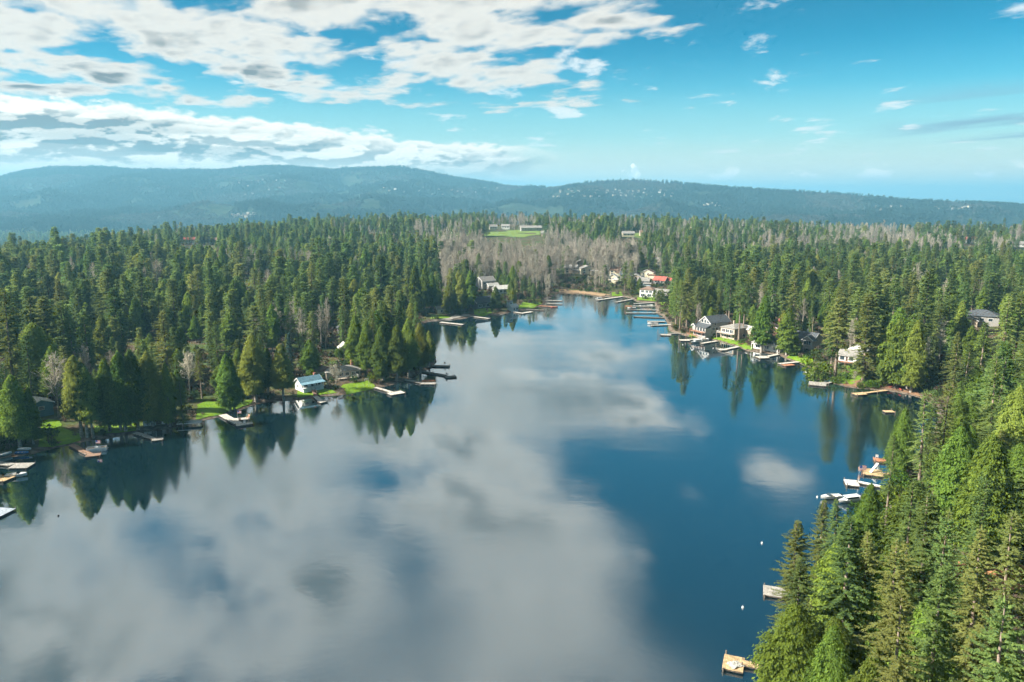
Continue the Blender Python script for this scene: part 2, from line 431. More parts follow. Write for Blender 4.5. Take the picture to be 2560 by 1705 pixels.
def vnoise(x, y, seed):
    """smooth value noise"""
    xi, yi = np.floor(x).astype(np.int64), np.floor(y).astype(np.int64); fx, fy = x - xi, y - yi
    fx, fy = fx * fx * (3 - 2 * fx), fy * fy * (3 - 2 * fy)
    def h(a, b):
        n = (a * 374761393 + b * 668265263 + seed * 982451653) & 0xFFFFFFFF
        n = ((n ^ (n >> 13)) * 1274126177) & 0xFFFFFFFF
        return ((n ^ (n >> 16)) & 0xFFFF) / 65535.0
    return (h(xi, yi) * (1 - fx) + h(xi + 1, yi) * fx) * (1 - fy) + (h(xi, yi + 1) * (1 - fx) + h(xi + 1, yi + 1) * fx) * fy
def hill_height(x, y):
    t = x / np.maximum(y, 1.0)
    Rg, zr = hill_ridge(t)
    r0 = 3300.0
    s = (y - r0) / (Rg - r0)
    up = np.clip(s, 0, 1)
    n = vnoise(x / 420, y / 420, 1) - 0.5 + 0.5 * (vnoise(x / 170, y / 170, 2) - 0.5)
    z = -97 + (zr + 97) * (0.35 * up + 0.65 * up ** 1.7)
    z = z + n * 120 * np.clip(up * 5, 0, 1) * np.clip((1 - up) * 4.0, 0, 1) - 60 * np.exp(-((up - 0.55) / 0.16) ** 2) * (vnoise(x / 900, y / 900, 3) - 0.35) * smooth01(0.05, 0.3, up)
    z = np.where(s > 1, zr - (s - 1) * 260 + n * 10, z)
    return np.maximum(z, -96.5)
ht = np.linspace(-0.98, 0.98, 330); hy = np.concatenate([np.linspace(3250, 7000, 150), np.linspace(7060, 9000, 14)])
HT, HY = np.meshgrid(ht, hy); HXX = HT * HY
HZ = hill_height(HXX.ravel(), HY.ravel())
_n = len(ht); _i, _j = np.meshgrid(np.arange(_n - 1), np.arange(len(hy) - 1)); _q = (_j * _n + _i).ravel()
_q = np.stack([_q, _q + 1, _q + 1 + _n, _q + _n], 1)
def hill_mat():
    m = bpy.data.materials.new('hill_woodland_floor'); m.use_nodes = True
    nt = m.node_tree; b = nt.nodes['Principled BSDF']
    g = nt.nodes.new('ShaderNodeNewGeometry')
    n1 = noise(nt, g.outputs['Position'], 0.004, 5, 0.6); n2 = noise(nt, g.outputs['Position'], 0.035, 4, 0.7)
    a = mixc(nt, n2.ss(0.35, 0.65), (0.022, 0.036, 0.02), (0.048, 0.062, 0.034))
    c = mixc(nt, n1.ss(0.50, 0.62), a, mixc(nt, n2.ss(0.35, 0.65), (0.034, 0.044, 0.028), (0.064, 0.072, 0.048)))
    nt.links.new(c, b.inputs['Base Color']); b.inputs['Roughness'].default_value = 1.0; b.inputs['Specular IOR Level'].default_value = 0.0
    return m
me = mesh_np('hills', np.stack([HXX.ravel(), HY.ravel(), HZ], 1), np.full(len(_q), 4), _q, [hill_mat()], smooth=True)
hills = link(bpy.data.objects.new('hills', me)); hills['kind'] = 'structure'

# ================================================================== things: helpers
def tag(o, label=None, cat=None, group=None, kind=None):
    if label: o['label'] = label
    if cat: o['category'] = cat
    if group: o['group'] = group
    if kind: o['kind'] = kind
    return o
def empty(name, loc, rz=0.0):
    o = bpy.data.objects.new(name, None); o.empty_display_size = 0.5
    o.location = tuple(float(c) for c in loc); o.rotation_euler = (0, 0, rz)
    return link(o)
class MB:
    """collects boxes, prisms and tubes into one mesh"""
    def __init__(s): s.v, s.f, s.m = [], [], []
    def poly(s, pts, faces, mi=0):
        b = len(s.v); s.v += [tuple(float(c) for c in p) for p in pts]
        s.f += [tuple(b + i for i in f) for f in faces]; s.m += [mi] * len(faces); return s
    def box(s, x0, x1, y0, y1, z0, z1, mi=0):
        P = [(x, y, z) for z in (z0, z1) for y in (y0, y1) for x in (x0, x1)]
        return s.poly(P, [(0, 2, 3, 1), (4, 5, 7, 6), (0, 1, 5, 4), (2, 6, 7, 3), (0, 4, 6, 2), (1, 3, 7, 5)], mi)
    def bar(s, a, b, w, h=None, mi=0):
        """a rectangular bar from a to b"""
        a, b = np.array(a, float), np.array(b, float); d = b - a; L = np.linalg.norm(d) or 1e-6; d /= L
        up = np.array([0, 0, 1.0]) if abs(d[2]) < 0.95 else np.array([1.0, 0, 0])
        sx = np.cross(d, up); sx /= np.linalg.norm(sx); sz = np.cross(sx, d); h = h or w
        P = [p + sx * i * w / 2 + sz * j * h / 2 for p in (a, b) for i, j in ((-1, -1), (1, -1), (1, 1), (-1, 1))]
        return s.poly(P, [(0, 1, 2, 3), (7, 6, 5, 4), (0, 4, 5, 1), (1, 5, 6, 2), (2, 6, 7, 3), (3, 7, 4, 0)], mi)
    def tube(s, pts, rad, n=8, mi=0, cap=True):
        pts = [np.array(p, float) for p in pts]; rad = rad if hasattr(rad, '__len__') else [rad] * len(pts)
        b = len(s.v)
        for k, p in enumerate(pts):
            d = pts[min(k + 1, len(pts) - 1)] - pts[max(k - 1, 0)]; d = d / (np.linalg.norm(d) or 1)
            up = np.array([0, 0, 1.0]) if abs(d[2]) < 0.9 else np.array([1.0, 0, 0])
            e1 = np.cross(d, up); e1 /= np.linalg.norm(e1); e2 = np.cross(d, e1)
            for i in range(n):
                a = 2 * math.pi * i / n
                s.v.append(tuple(p + rad[k] * (math.cos(a) * e1 + math.sin(a) * e2)))
        for k in range(len(pts) - 1):
            for i in range(n):
                j = (i + 1) % n
                s.f.append((b + k * n + i, b + k * n + j, b + (k + 1) * n + j, b + (k + 1) * n + i)); s.m.append(mi)
        if cap:
            s.f.append(tuple(b + i for i in range(n))); s.m.append(mi)
            s.f.append(tuple(b + (len(pts) - 1) * n + i for i in reversed(range(n)))); s.m.append(mi)
        return s
    def mesh(s, name, mats):
        me = bpy.data.meshes.new(name); me.from_pydata(s.v, [], s.f)
        for m in (mats if isinstance(mats, (list, tuple)) else [mats]): me.materials.append(m)
        me.polygons.foreach_set('material_index', s.m)
        return me
    def build(s, name, mats, parent=None):
        return link(bpy.data.objects.new(name, s.mesh(name, mats)), parent)

# ------------------------------------------------------------------ tree shapes
def kite_mesh(name, base, tip, side, sag, rnd, mat):
    """sprays: arrays (n,3) base, tip, half-width vector, sag vector"""
    n = len(base)
    mid = base * 0.45 + tip * 0.55
    V = np.empty((n, 4, 3)); V[:, 0] = base; V[:, 1] = mid + side + sag; V[:, 2] = tip; V[:, 3] = mid - side + sag
    return V.reshape(-1, 3), np.arange(n * 4), np.repeat(rnd, 4)
def unit(a): return a / np.maximum(np.linalg.norm(a, axis=-1, keepdims=True), 1e-9)
def trunk_arrays(H, r0, g, n=7, k=6, lean=0.01, top=0.97):
    V, F = [], []
    bx, by = g.normal(0, lean, 2)
    for i in range(k):
        t = i / (k - 1) * top; rr = r0 * (1 - t) ** 0.8 + 0.03 + (0.35 * r0 if i == 0 else 0)
        for j in range(n):
            a = 2 * math.pi * j / n
            V.append((bx * H * t * t + rr * math.cos(a), by * H * t * t + rr * math.sin(a), H * t - (0.8 if i == 0 else 0)))
    for i in range(k - 1):
        for j in range(n):
            F.append((i * n + j, i * n + (j + 1) % n, (i + 1) * n + (j + 1) % n, (i + 1) * n + j))
    return np.array(V), np.array(F).ravel()
def crown_fir(g, H, Rm, t0, dz, step, size, gap=0.12, prof=0.54):
    """whorled drooping boughs set with needle sprays"""
    B, T, S, G = [], [], [], []
    z = H * t0
    skew = g.uniform(0, 6.28); zs = np.arange(0, H + 4, 2.2); zr = g.uniform(0.66, 1.28, len(zs))
    while z < H * 0.985:
        t = max(0.0, (z / H - t0) / (1 - t0))
        base_L = Rm * ((1 - t) ** prof) * (0.55 + 0.45 * min(1, t / 0.12 + 0.25)) * np.interp(z, zs, zr) + 0.15
        for a in g.uniform(0, 6.28) + np.arange(5) * 1.2566 + g.normal(0, 0.22, 5):
            if g.random() < gap: continue
            L = base_L * g.uniform(0.5, 1.18) * (1 + 0.14 * math.cos(a - skew))
            el = R(-22 + 58 * t ** 1.3 + g.normal(0, 7))
            hd = np.array([math.cos(a), math.sin(a), 0])
            s = np.arange(0.16 * L + 0.12, L, step) ; s = s[:60]
            if len(s) < 1: s = np.array([L * 0.6])
            sag = 0.10 + 0.08 * (1 - t)
            P = hd * (s * math.cos(el))[:, None] + np.stack([0 * s, 0 * s, z + s * math.sin(el) - sag * s * s / max(L, .5) + 0.16 * np.maximum(s - 0.6 * L, 0)], 1)
            lat = np.array([-math.sin(a), math.cos(a), 0])
            for sd in (-1, 1, 0):
                m = len(s)
                sl = size * (0.55 + 0.75 * (1 - s / L)) * g.uniform(0.7, 1.25, m) * (0.75 if sd == 0 else 1)
                dr = hd * g.uniform(0.45, 0.95, m)[:, None] + lat * sd * g.uniform(0.7, 1.1, m)[:, None]
                dr = dr + np.stack([0 * s, 0 * s, (0.25 if sd == 0 else 0) + g.normal(-0.28, 0.22, m)], 1)
                dr = unit(dr)
                wv = unit(np.cross(dr, np.array([0, 0, 1.0]) + g.normal(0, 0.45, (m, 3))))
                B.append(P); T.append(P + dr * sl[:, None]); S.append(wv * (sl * g.uniform(0.20, 0.32, m))[:, None])
                G.append(np.stack([0 * s, 0 * s, -0.10 * sl], 1))
        z += dz * g.uniform(0.7, 1.3) * (0.75 + 0.5 * (1 - t))
    # leader
    B.append(np.array([[0, 0, H * 0.955]])); T.append(np.array([[0, 0, H * 1.01]])); S.append(np.array([[0.12, 0, 0]])); G.append(np.zeros((1, 3)))
    B, T, S, G = map(np.concatenate, (B, T, S, G))
    return kite_mesh('', B, T, S, G, g.random(len(B)), None)
def crown_cedar(g, H, Rm, t0, nb, size, shape=0.62, many=1.0):
    """dense flame-shaped crown of hanging flat sprays"""
    B, T, S, G = [], [], [], []
    lob = g.uniform(0, 6.28, 4)
    for i in range(nb):
        t = (i + g.random()) / nb
        t = t ** 0.92
        z = H * (t0 + (1 - t0) * t * 0.985)
        pr = min(1.0, ((1 - t) / (shape * 0.78))) ** 0.62 * (0.72 + 0.28 * min(1, t / 0.14))
        a = g.uniform(0, 6.28)
        lump = 1 + 0.16 * math.sin(2 * a + lob[0] + 5 * t) + 0.13 * math.sin(3 * a + lob[1] - 9 * t) + 0.10 * math.sin(5 * a + lob[2] + 17 * t)
        L = Rm * pr * lump * g.uniform(0.62, 1.16) + 0.12
        hd = np.array([math.cos(a), math.sin(a), 0]); lat = np.array([-math.sin(a), math.cos(a), 0])
        m = max(4, int((4 + L * 4.2) * many))
        s = L * np.sqrt(g.uniform(0.12, 1, m))
        off = g.normal(0, 0.12 + 0.065 * L, m)
        P = hd * s[:, None] + lat * off[:, None] + np.stack([0 * s, 0 * s, z - 0.32 * s + 0.10 * s * s / max(L, .5) + g.normal(0, 0.15, m)], 1)
        sl = size * g.uniform(0.6, 1.35, m) * (0.55 + 0.45 * pr)
        dr = unit(hd * g.uniform(0.15, 0.75, m)[:, None] + lat * g.normal(0, 0.4, m)[:, None] + np.stack([0 * s, 0 * s, g.uniform(-1.1, -0.35, m)], 1))
        wv = unit(lat + hd * g.normal(0, 0.45, m)[:, None] + g.normal(0, 0.2, (m, 3)))
        B.append(P); T.append(P + dr * sl[:, None]); S.append(wv * (sl * g.uniform(0.17, 0.30, m))[:, None]); G.append(hd * (0.08 * sl)[:, None])
    B.append(np.array([[0, 0, H * 0.95], [0, 0, H * 0.93]])); T.append(np.array([[0, 0, H * 1.015], [0.1, 0.1, H * 0.99]])); S.append(np.array([[0.2, 0, 0], [0, .25, 0]])); G.append(np.zeros((2, 3)))
    B, T, S, G = map(np.concatenate, (B, T, S, G))
    return kite_mesh('', B, T, S, G, g.random(len(B)), None)
def crown_bare(g, H, spread, nb, nt_, tw):
    """leafless limbs and twigs: limbs are crossed strips, twigs single strips"""
    B, T, W = [], [], []
    for i in range(nb):
        t = 0.28 + 0.68 * (i + g.random()) / nb
        p = np.array([0, 0, H * t]); a = i * 2.4 + g.normal(0, 0.5)
        L = H * spread * (1.02 - t) ** 0.6 * g.uniform(0.7, 1.15); el = R(g.uniform(38, 62) + 14 * t)
        d = np.array([math.cos(a) * math.cos(el), math.sin(a) * math.cos(el), math.sin(el)])
        pts = [p]
        for k in range(4):
            d = unit(d + np.array([0, 0, 0.16]) + g.normal(0, 0.13, 3)); pts.append(pts[-1] + d * L / 4)
        for k in range(4):
            B.append(pts[k]); T.append(pts[k + 1]); W.append(0.04 + 0.10 * (1 - t) * (1 - k / 4))
        for j in range(nt_):
            f = g.uniform(0.25, 1.0) * 3.999; k = int(f); q = pts[k] * (1 - (f - k)) + pts[k + 1] * (f - k)
            dd = unit(d + g.normal(0, 0.62, 3) + np.array([0, 0, 0.25])); l2 = L * g.uniform(0.2, 0.5)
            e = q + dd * l2
            B.append(q); T.append(e); W.append(0.055)
            for _ in range(tw):
                fq = g.uniform(0.2, 1); q2 = q * (1 - fq) + e * fq
                B.append(q2); T.append(q2 + unit(dd + g.normal(0, 0.7, 3) + np.array([0, 0, .2])) * l2 * g.uniform(0.3, 0.65)); W.append(0.042)
    B, T, W = np.array(B), np.array(T), np.array(W)
    d = unit(T - B); side = unit(np.cross(d, g.normal(0, 1, d.shape))) * W[:, None]
    n = len(B); V = np.empty((n, 4, 3)); V[:, 0] = B - side; V[:, 1] = B + side; V[:, 2] = T + side * 0.55; V[:, 3] = T - side * 0.55
    return V.reshape(-1, 3), np.arange(n * 4), np.repeat(g.random(n), 4)
def crown_shrub(g, n, rx, rz, size, stems=False):
    """rounded leafy bush"""
    k = 9
    c = np.stack([g.normal(0, rx * 0.42, k), g.normal(0, rx * 0.42, k), g.uniform(0.25, 0.75, k) * rz], 1)
    w = g.integers(0, k, n); dv = unit(g.normal(0, 1, (n, 3))); rr = np.cbrt(g.uniform(0.2, 1, n))[:, None]
    P = c[w] + dv * rr * np.array([rx * 0.52, rx * 0.52, rz * 0.42]); P[:, 2] = np.maximum(P[:, 2], 0.05)
    sl = size * g.uniform(0.6, 1.3, n)
    dr = unit(dv + g.normal(0, 0.5, (n, 3))); wv = unit(np.cross(dr, g.normal(0, 1, (n, 3))))
    return kite_mesh('', P, P + dr * sl[:, None], wv * (sl * 0.35)[:, None], np.zeros((n, 3)), g.random(n), None)

PROTO = {}
def proto(kind, crown, trunk, mat, bark, H):
    V, idx, sp = crown
    cm = mesh_np(kind + '_crown', V, np.full(len(idx) // 4, 4), idx, [mat], attrs={'spray': sp})
    tm = None
    if trunk is not None: tm = mesh_np(kind + '_trunk', trunk[0], np.full(len(trunk[1]) // 4, 4), trunk[1], [bark], smooth=True)
    PROTO.setdefault(kind, []).append((cm, tm, H, crown, trunk, mat, bark))
def G_(i): return np.random.default_rng(1000 + i)
for i in range(6):
    g = G_(i); H = 32.0
    proto('fir', crown_fir(g, H, [5.0, 5.6, 4.6, 6.0, 5.2, 4.8][i], [0.14, 0.22, 0.10, 0.30, 0.18, 0.42][i], 0.66, 0.44, 1.05, [.10, .16, .08, .18, .14, .22][i]), trunk_arrays(H, 0.42, g), M_FIR, M_BARK, H)
for i in range(6):
    g = G_(20 + i); H = 24.0
    proto('cedar', crown_cedar(g, H, [3.5, 3.9, 3.1, 4.4, 3.6, 3.5][i], [0.13, 0.17, 0.10, 0.12, 0.2, 0.27][i], 460, 1.05, [0.62, 0.7, 0.55, 0.8, 0.66, 0.62][i]), trunk_arrays(H, 0.42, g), M_CEDAR, M_BARKG, H)
for i in range(6):
    g = G_(i); H = 32.0
    proto('fir_near', crown_fir(g, H, [5.0, 5.6, 4.6, 6.0, 5.2, 4.8][i], [0.14, 0.22, 0.10, 0.26, 0.18, 0.42][i], 0.46, 0.22, 0.54, [.10, .16, .08, .18, .14, .22][i]), trunk_arrays(H, 0.42, g), M_FIR, M_BARK, H)
for i in range(6):
    g = G_(20 + i); H = 24.0
    proto('cedar_near', crown_cedar(g, H, [3.5, 3.9, 3.1, 4.4, 3.6, 3.5][i], [0.13, 0.17, 0.10, 0.12, 0.2, 0.27][i], 1350, 0.58, [0.62, 0.7, 0.55, 0.8, 0.66, 0.62][i], 1.35), trunk_arrays(H, 0.42, g), M_CEDAR, M_BARKG, H)
for i in range(4):
    g = G_(40 + i); H = 22.0
    proto('bare_tree', crown_bare(g, H, [0.26, 0.30, 0.22, 0.34][i], 30, 9, 5), trunk_arrays(H, 0.22, g, 6, 5, 0.02), M_TWIG, M_BARKG, H)
for i in range(2):
    g = G_(50 + i); H = 20.0
    proto('blue_spruce', crown_fir(g, H, 3.2, 0.04, 0.45, 0.36, 0.8, 0.05, 0.9), trunk_arrays(H, 0.3, g), M_SPRUCE, M_BARK, H)
for i in range(3):
    g = G_(60 + i); proto('shrub', crown_shrub(g, 900, 1.9, 3.0, 0.42), None, M_SHRUB, None, 3.0)
for i in range(2):
    g = G_(70 + i); proto('brush', crown_bare(g, 3.4, 0.6, 34, 7, 3), None, M_BRUSH, None, 3.4)
for i in range(2):
    g = G_(75 + i); H = 10.0
    proto('garden_tree', crown_bare(g, H, 0.62, 30, 9, 4), trunk_arrays(H, 0.16, g, 6, 5, 0.02), M_TWIG, M_BARKG, H)
for i in range(2):
    g = G_(80 + i); H = 14.0
    V, idx, sp = crown_shrub(g, 2600, 3.4, 9.0, 0.6); V = V + np.array([0, 0, 3.5])
    proto('leafy_tree', (V, idx, sp), trunk_arrays(9.0, 0.25, g, 6, 5), M_SHRUB, M_BARKG, H)

def plant(kind, pos, height, width=1.0, rot=None, var=None, name=None, label=None, cat='tree', group=None, lean=0.0):
    """one tree as a thing of its own: an empty at its foot, a trunk and a crown"""
    if var is None and kind in ('fir', 'cedar'):
        var = 5 if (label and 'stem' in label) else (random.choice((0, 1, 2, 3, 4)) if random.random() < 0.93 else 5)
    ps = PROTO[kind + '_near' if kind in ('fir', 'cedar') and math.hypot(pos[0], pos[1]) < 345 else kind]; cm, tm, H = ps[(var if var is not None else random.randrange(len(ps))) % len(ps)][:3]
    s = height / H
    nm = name or {'fir': 'fir_tree', 'cedar': 'cedar_tree'}.get(kind, kind)
    rot = random.uniform(0, 6.28) if rot is None else rot
    if tm is None:
        o = link(bpy.data.objects.new(nm, cm)); o.location = tuple(map(float, pos)); o.rotation_euler = (0, 0, rot); o.scale = (s * width, s * width, s)
        return tag(o, label, cat, group)
    e = empty(nm, pos, rot); e.scale = (s * width, s * width, s); e.rotation_euler = (random.gauss(0, 0.012), random.gauss(0, 0.012) + lean, rot)
    link(bpy.data.objects.new('trunk', tm), e); link(bpy.data.objects.new('crown', cm), e)
    return tag(e, label, cat, group)
def scatter_object(name, kinds, pts, label=None, cat=None):
    """one mass of countless plants: kinds = list of proto tuples; pts rows x,y,z,kind,height,width,rot"""
    V, fn, idx, mi, pid, spr = [], [], [], [], [], []
    mats = []; nv = 0
    for k, p in enumerate(kinds):
        for (vv, ix, sp), mat in (((p[3][0], p[3][1], p[3][2]), p[5]),) + ((((p[4][0], p[4][1], np.full(len(p[4][0]), .5)), p[6]),) if p[4] is not None else ()):
            if mat not in mats: mats.append(mat)
            V.append(vv); fn.append(np.full(len(ix) // 4, 4)); idx.append(ix + nv); mi.append(np.full(len(ix) // 4, mats.index(mat)))
            pid.append(np.full(len(vv), k)); spr.append(sp); nv += len(vv)
    npt = len(pts)
    V.append(pts[:, :3]); pid.append(100 + pts[:, 3]); spr.append(np.zeros(npt))
    V = np.concatenate(V); z = np.zeros((nv, 3))
    Hk = np.array([p[2] for p in kinds])[pts[:, 3].astype(int)]
    s = pts[:, 4] / Hk
    scl = np.concatenate([z, np.stack([s * pts[:, 5], s * pts[:, 5], s], 1)])
    rot = np.concatenate([z, np.stack([0 * s, 0 * s, pts[:, 6]], 1)])
    me = mesh_np(name, V, np.concatenate(fn), np.concatenate(idx), mats, np.concatenate(mi),
                 attrs={'pid': np.concatenate(pid).astype(float), 'spray': np.concatenate(spr), 'scl': scl, 'rot': rot})
    o = link(bpy.data.objects.new(name, me)); tag(o, label, cat, None, 'stuff')
    ng = bpy.data.node_groups.new(name, 'GeometryNodeTree')
    ng.interface.new_socket('Geometry', in_out='INPUT', socket_type='NodeSocketGeometry')
    ng.interface.new_socket('Geometry', in_out='OUTPUT', socket_type='NodeSocketGeometry')
    N, Lk = ng.nodes, ng.links
    gi, go, jn = N.new('NodeGroupInput'), N.new('NodeGroupOutput'), N.new('GeometryNodeJoinGeometry')
    def attr(nm, t):
        a = N.new('GeometryNodeInputNamedAttribute'); a.data_type = t; a.inputs[0].default_value = nm; return a.outputs[0]
    pidS, sclS, rotS = attr('pid', 'FLOAT'), attr('scl', 'FLOAT_VECTOR'), attr('rot', 'FLOAT_VECTOR')
    e2r = N.new('FunctionNodeEulerToRotation'); Lk.new(rotS, e2r.inputs[0])
    def sep(val):
        c = N.new('FunctionNodeCompare'); c.data_type = 'FLOAT'; c.operation = 'EQUAL'; Lk.new(pidS, c.inputs[0]); c.inputs[1].default_value = val; c.inputs['Epsilon'].default_value = 0.4
        sg = N.new('GeometryNodeSeparateGeometry'); Lk.new(gi.outputs[0], sg.inputs[0]); Lk.new(c.outputs[0], sg.inputs[1]); return sg.outputs[0]
    for k in range(len(kinds)):
        iop = N.new('GeometryNodeInstanceOnPoints')
        Lk.new(sep(100.0 + k), iop.inputs['Points']); Lk.new(sep(float(k)), iop.inputs['Instance'])
        Lk.new(sclS, iop.inputs['Scale']); Lk.new(e2r.outputs[0], iop.inputs['Rotation'])
        Lk.new(iop.outputs[0], jn.inputs[0])
    Lk.new(jn.outputs[0], go.inputs[0])
    md = o.modifiers.new('scatter', 'NODES'); md.node_group = ng
    return o

def poly_in(u, v, poly):
    ins = np.zeros(len(u), bool); n = len(poly)
    for i in range(n):
        (ax, ay), (bx, by) = poly[i], poly[(i + 1) % n]
        if ay != by: ins ^= ((ay > v) != (by > v)) & (u < (bx - ax) * (v - ay) / (by - ay) + ax)
    return ins

# ================================================================== lawns and clearings
CLEAR = []          # (x, y, radius) kept free of wild trees
from mathutils.geometry import delaunay_2d_cdt
def sheet(name, px, mat, lift=0.16, step=3.0, pad=3.0):
    """a patch of ground cover laid on the land, outline from photo pixels"""
    W = np.array([ground_at(u, v)[:2] for u, v in px])
    bd = []
    for a, b in zip(W, np.roll(W, -1, 0)):
        k = max(1, int(np.linalg.norm(b - a) / 2.0))
        for i in range(k): bd.append(a + (b - a) * i / k + (rng.normal(0, 0.22, 2) if i else 0))
    bd = np.array(bd); x0, y0 = bd.min(0); x1, y1 = bd.max(0)
    step = max(step, (x1 - x0) / 60, (y1 - y0) / 60)
    GXl, GYl = np.meshgrid(np.arange(x0, x1, step), np.arange(y0, y1, step)); gp = np.stack([GXl.ravel(), GYl.ravel()], 1)
    gp = gp[poly_in(gp[:, 0], gp[:, 1], [tuple(p) for p in bd])]
    pts = [Vector(p) for p in np.vstack([bd, gp])]; nb = len(bd)
    r = delaunay_2d_cdt(pts, [(i, (i + 1) % nb) for i in range(nb)], [list(range(nb))], 1, 1e-4)
    V = np.array([(p.x, p.y) for p in r[0]]); d = lake_sd(V[:, 0], V[:, 1])
    Z = terrain(V[:, 0], V[:, 1], d) + lift
    me = bpy.data.meshes.new(name); me.from_pydata([(a[0], a[1], c) for a, c in zip(V, Z)], [], [tuple(f) for f in r[2]]); me.materials.append(mat)
    for p in me.polygons: p.use_smooth = True
    o = link(bpy.data.objects.new(name, me)); o['kind'] = 'structure'
    for p in np.vstack([bd[::3], gp[::2]]): CLEAR.append((p[0], p[1], pad))
    if name == 'lawn' and bd[:, 1].mean() < 420:
        c = bd.mean(0)
        for k in (8, 15, 22, 29, 36, 43): CLEAR.append((c[0] - k, c[1] + k * .07, 6.5))
    return o
def grass_mat(name, a, b, c):
    m = bpy.data.materials.new(name); m.use_nodes = True; nt = m.node_tree; bs = nt.nodes['Principled BSDF']
    g = nt.nodes.new('ShaderNodeNewGeometry')
    n1 = noise(nt, g.outputs['Position'], 0.12, 4, 0.6); n2 = noise(nt, g.outputs['Position'], 1.3, 5, 0.7)
    cc = mixc(nt, n1.ss(0.35, 0.68), mixc(nt, n2.ss(0.3, 0.7), a, b), mixc(nt, n2.ss(0.3, 0.7), b, c))
    nt.links.new(cc, bs.inputs['Base Color']); bs.inputs['Roughness'].default_value = 0.95; bs.inputs['Specular IOR Level'].default_value = 0.1
    bp = nt.nodes.new('ShaderNodeBump'); bp.inputs['Strength'].default_value = 0.5; bp.inputs['Distance'].default_value = 0.1
    nt.links.new(n2.s, bp.inputs['Height']); nt.links.new(bp.outputs[0], bs.inputs['Normal'])
    return m
M_LAWN = grass_mat('lawn_grass', (0.085, 0.165, 0.012), (0.13, 0.24, 0.016), (0.21, 0.285, 0.045))
M_MEADOW = grass_mat('meadow_grass', (0.11, 0.17, 0.035), (0.15, 0.22, 0.05), (0.19, 0.25, 0.08))
M_CLAY = grass_mat('orange_clay', (0.30, 0.13, 0.06), (0.42, 0.20, 0.10), (0.46, 0.27, 0.15))
M_BEACH = grass_mat('brown_beach', (0.13, 0.075, 0.045), (0.20, 0.115, 0.07), (0.25, 0.16, 0.10))
M_GRAVEL = grass_mat('pale_gravel', (0.22, 0.20, 0.17), (0.32, 0.29, 0.25), (0.36, 0.33, 0.28))
M_REED = grass_mat('dry_reed_bed', (0.20, 0.13, 0.075), (0.28, 0.19, 0.11), (0.30, 0.23, 0.15))
for px in ([(95, 1118), (105, 1085), (100, 1060), (122, 1048), (150, 1052), (160, 1072), (200, 1085), (202, 1101), (174, 1109), (130, 1118)],
           [(238, 1082), (236, 1066), (290, 1060), (340, 1058), (340, 1078), (290, 1084)],
           [(490, 1050), (494, 1012), (520, 1002), (570, 1010), (605, 1003), (632, 1000), (628, 1010), (595, 1022), (553, 1037)],
           [(742, 994), (744, 975), (790, 968), (830, 975), (842, 983), (795, 989)],
           [(852, 968), (858, 962), (920, 952), (938, 966), (932, 972), (866, 985), (862, 976)],
           [(1076, 797), (1080, 789), (1105, 788), (1124, 792), (1122, 797)],
           [(1186, 787), (1184, 776), (1205, 769), (1228, 772), (1230, 783), (1205, 789)],
           [(1296, 772), (1298, 757), (1335, 754), (1355, 760), (1330, 771)],
           [(1530, 741), (1530, 731), (1553, 730), (1558, 739)],
           [(1592, 752), (1594, 744), (1636, 742), (1640, 754)],
           [(1644, 762), (1648, 756), (1672, 755), (1672, 764)],
           [(1722, 840), (1726, 834), (1758, 836), (1762, 843), (1745, 843)],
           [(1768, 845), (1776, 840), (1815, 845), (1868, 858), (1866, 874), (1845, 864), (1802, 851)],
           [(1852, 867), (1860, 863), (1888, 865), (1878, 876)],
           [(1966, 895), (1975, 888), (2020, 884), (2034, 900), (2028, 918), (1998, 905)],
           [(2102, 958), (2106, 935), (2118, 915), (2145, 916), (2165, 935), (2150, 950), (2130, 962)],
           [(2180, 935), (2195, 915), (2225, 912), (2215, 938)],
           [(2365, 1400), (2330, 1420), (2300, 1400), (2310, 1375), (2360, 1370)],
           [(2485, 1350), (2490, 1325), (2530, 1320), (2545, 1345)],
           [(2150, 1420), (2170, 1395), (2230, 1380), (2260, 1400), (2210, 1440)],
           [(2160, 1540), (2170, 1510), (2230, 1510), (2240, 1550)]):
    sheet('lawn', px, M_LAWN)
sheet('meadow', [(1208, 590), (1212, 581), (1262, 577), (1320, 575), (1358, 579), (1352, 586), (1310, 594), (1260, 591)], M_MEADOW, 0.3, pad=10)
sheet('field', [(1560, 593), (1563, 585), (1600, 583), (1635, 589), (1620, 596)], M_MEADOW, 0.3, pad=10)
sheet('field', [(2250, 655), (2300, 636), (2400, 640), (2420, 652), (2330, 664)], M_MEADOW, 0.3, pad=6)
sheet('clay_clearing', [(2375, 1462), (2395, 1405), (2450, 1420), (2520, 1410), (2600, 1420), (2600, 1475), (2480, 1480)], M_CLAY, 0.2, pad=4)
sheet('beach', [(2190, 968), (2215, 955), (2250, 952), (2290, 965), (2300, 992), (2270, 983), (2230, 975)], M_BEACH)
sheet('beach', [(2105, 962), (2150, 950), (2160, 962), (2148, 969)], M_BEACH)
sheet('gravel_shore', [(1076, 802), (1122, 799), (1165, 792), (1178, 788), (1140, 786), (1122, 795)], M_GRAVEL, 0.18)
sheet('reed_bed', [(1396, 731), (1400, 724), (1440, 726), (1480, 730), (1530, 738), (1505, 740), (1446, 732)], M_REED, 0.25)

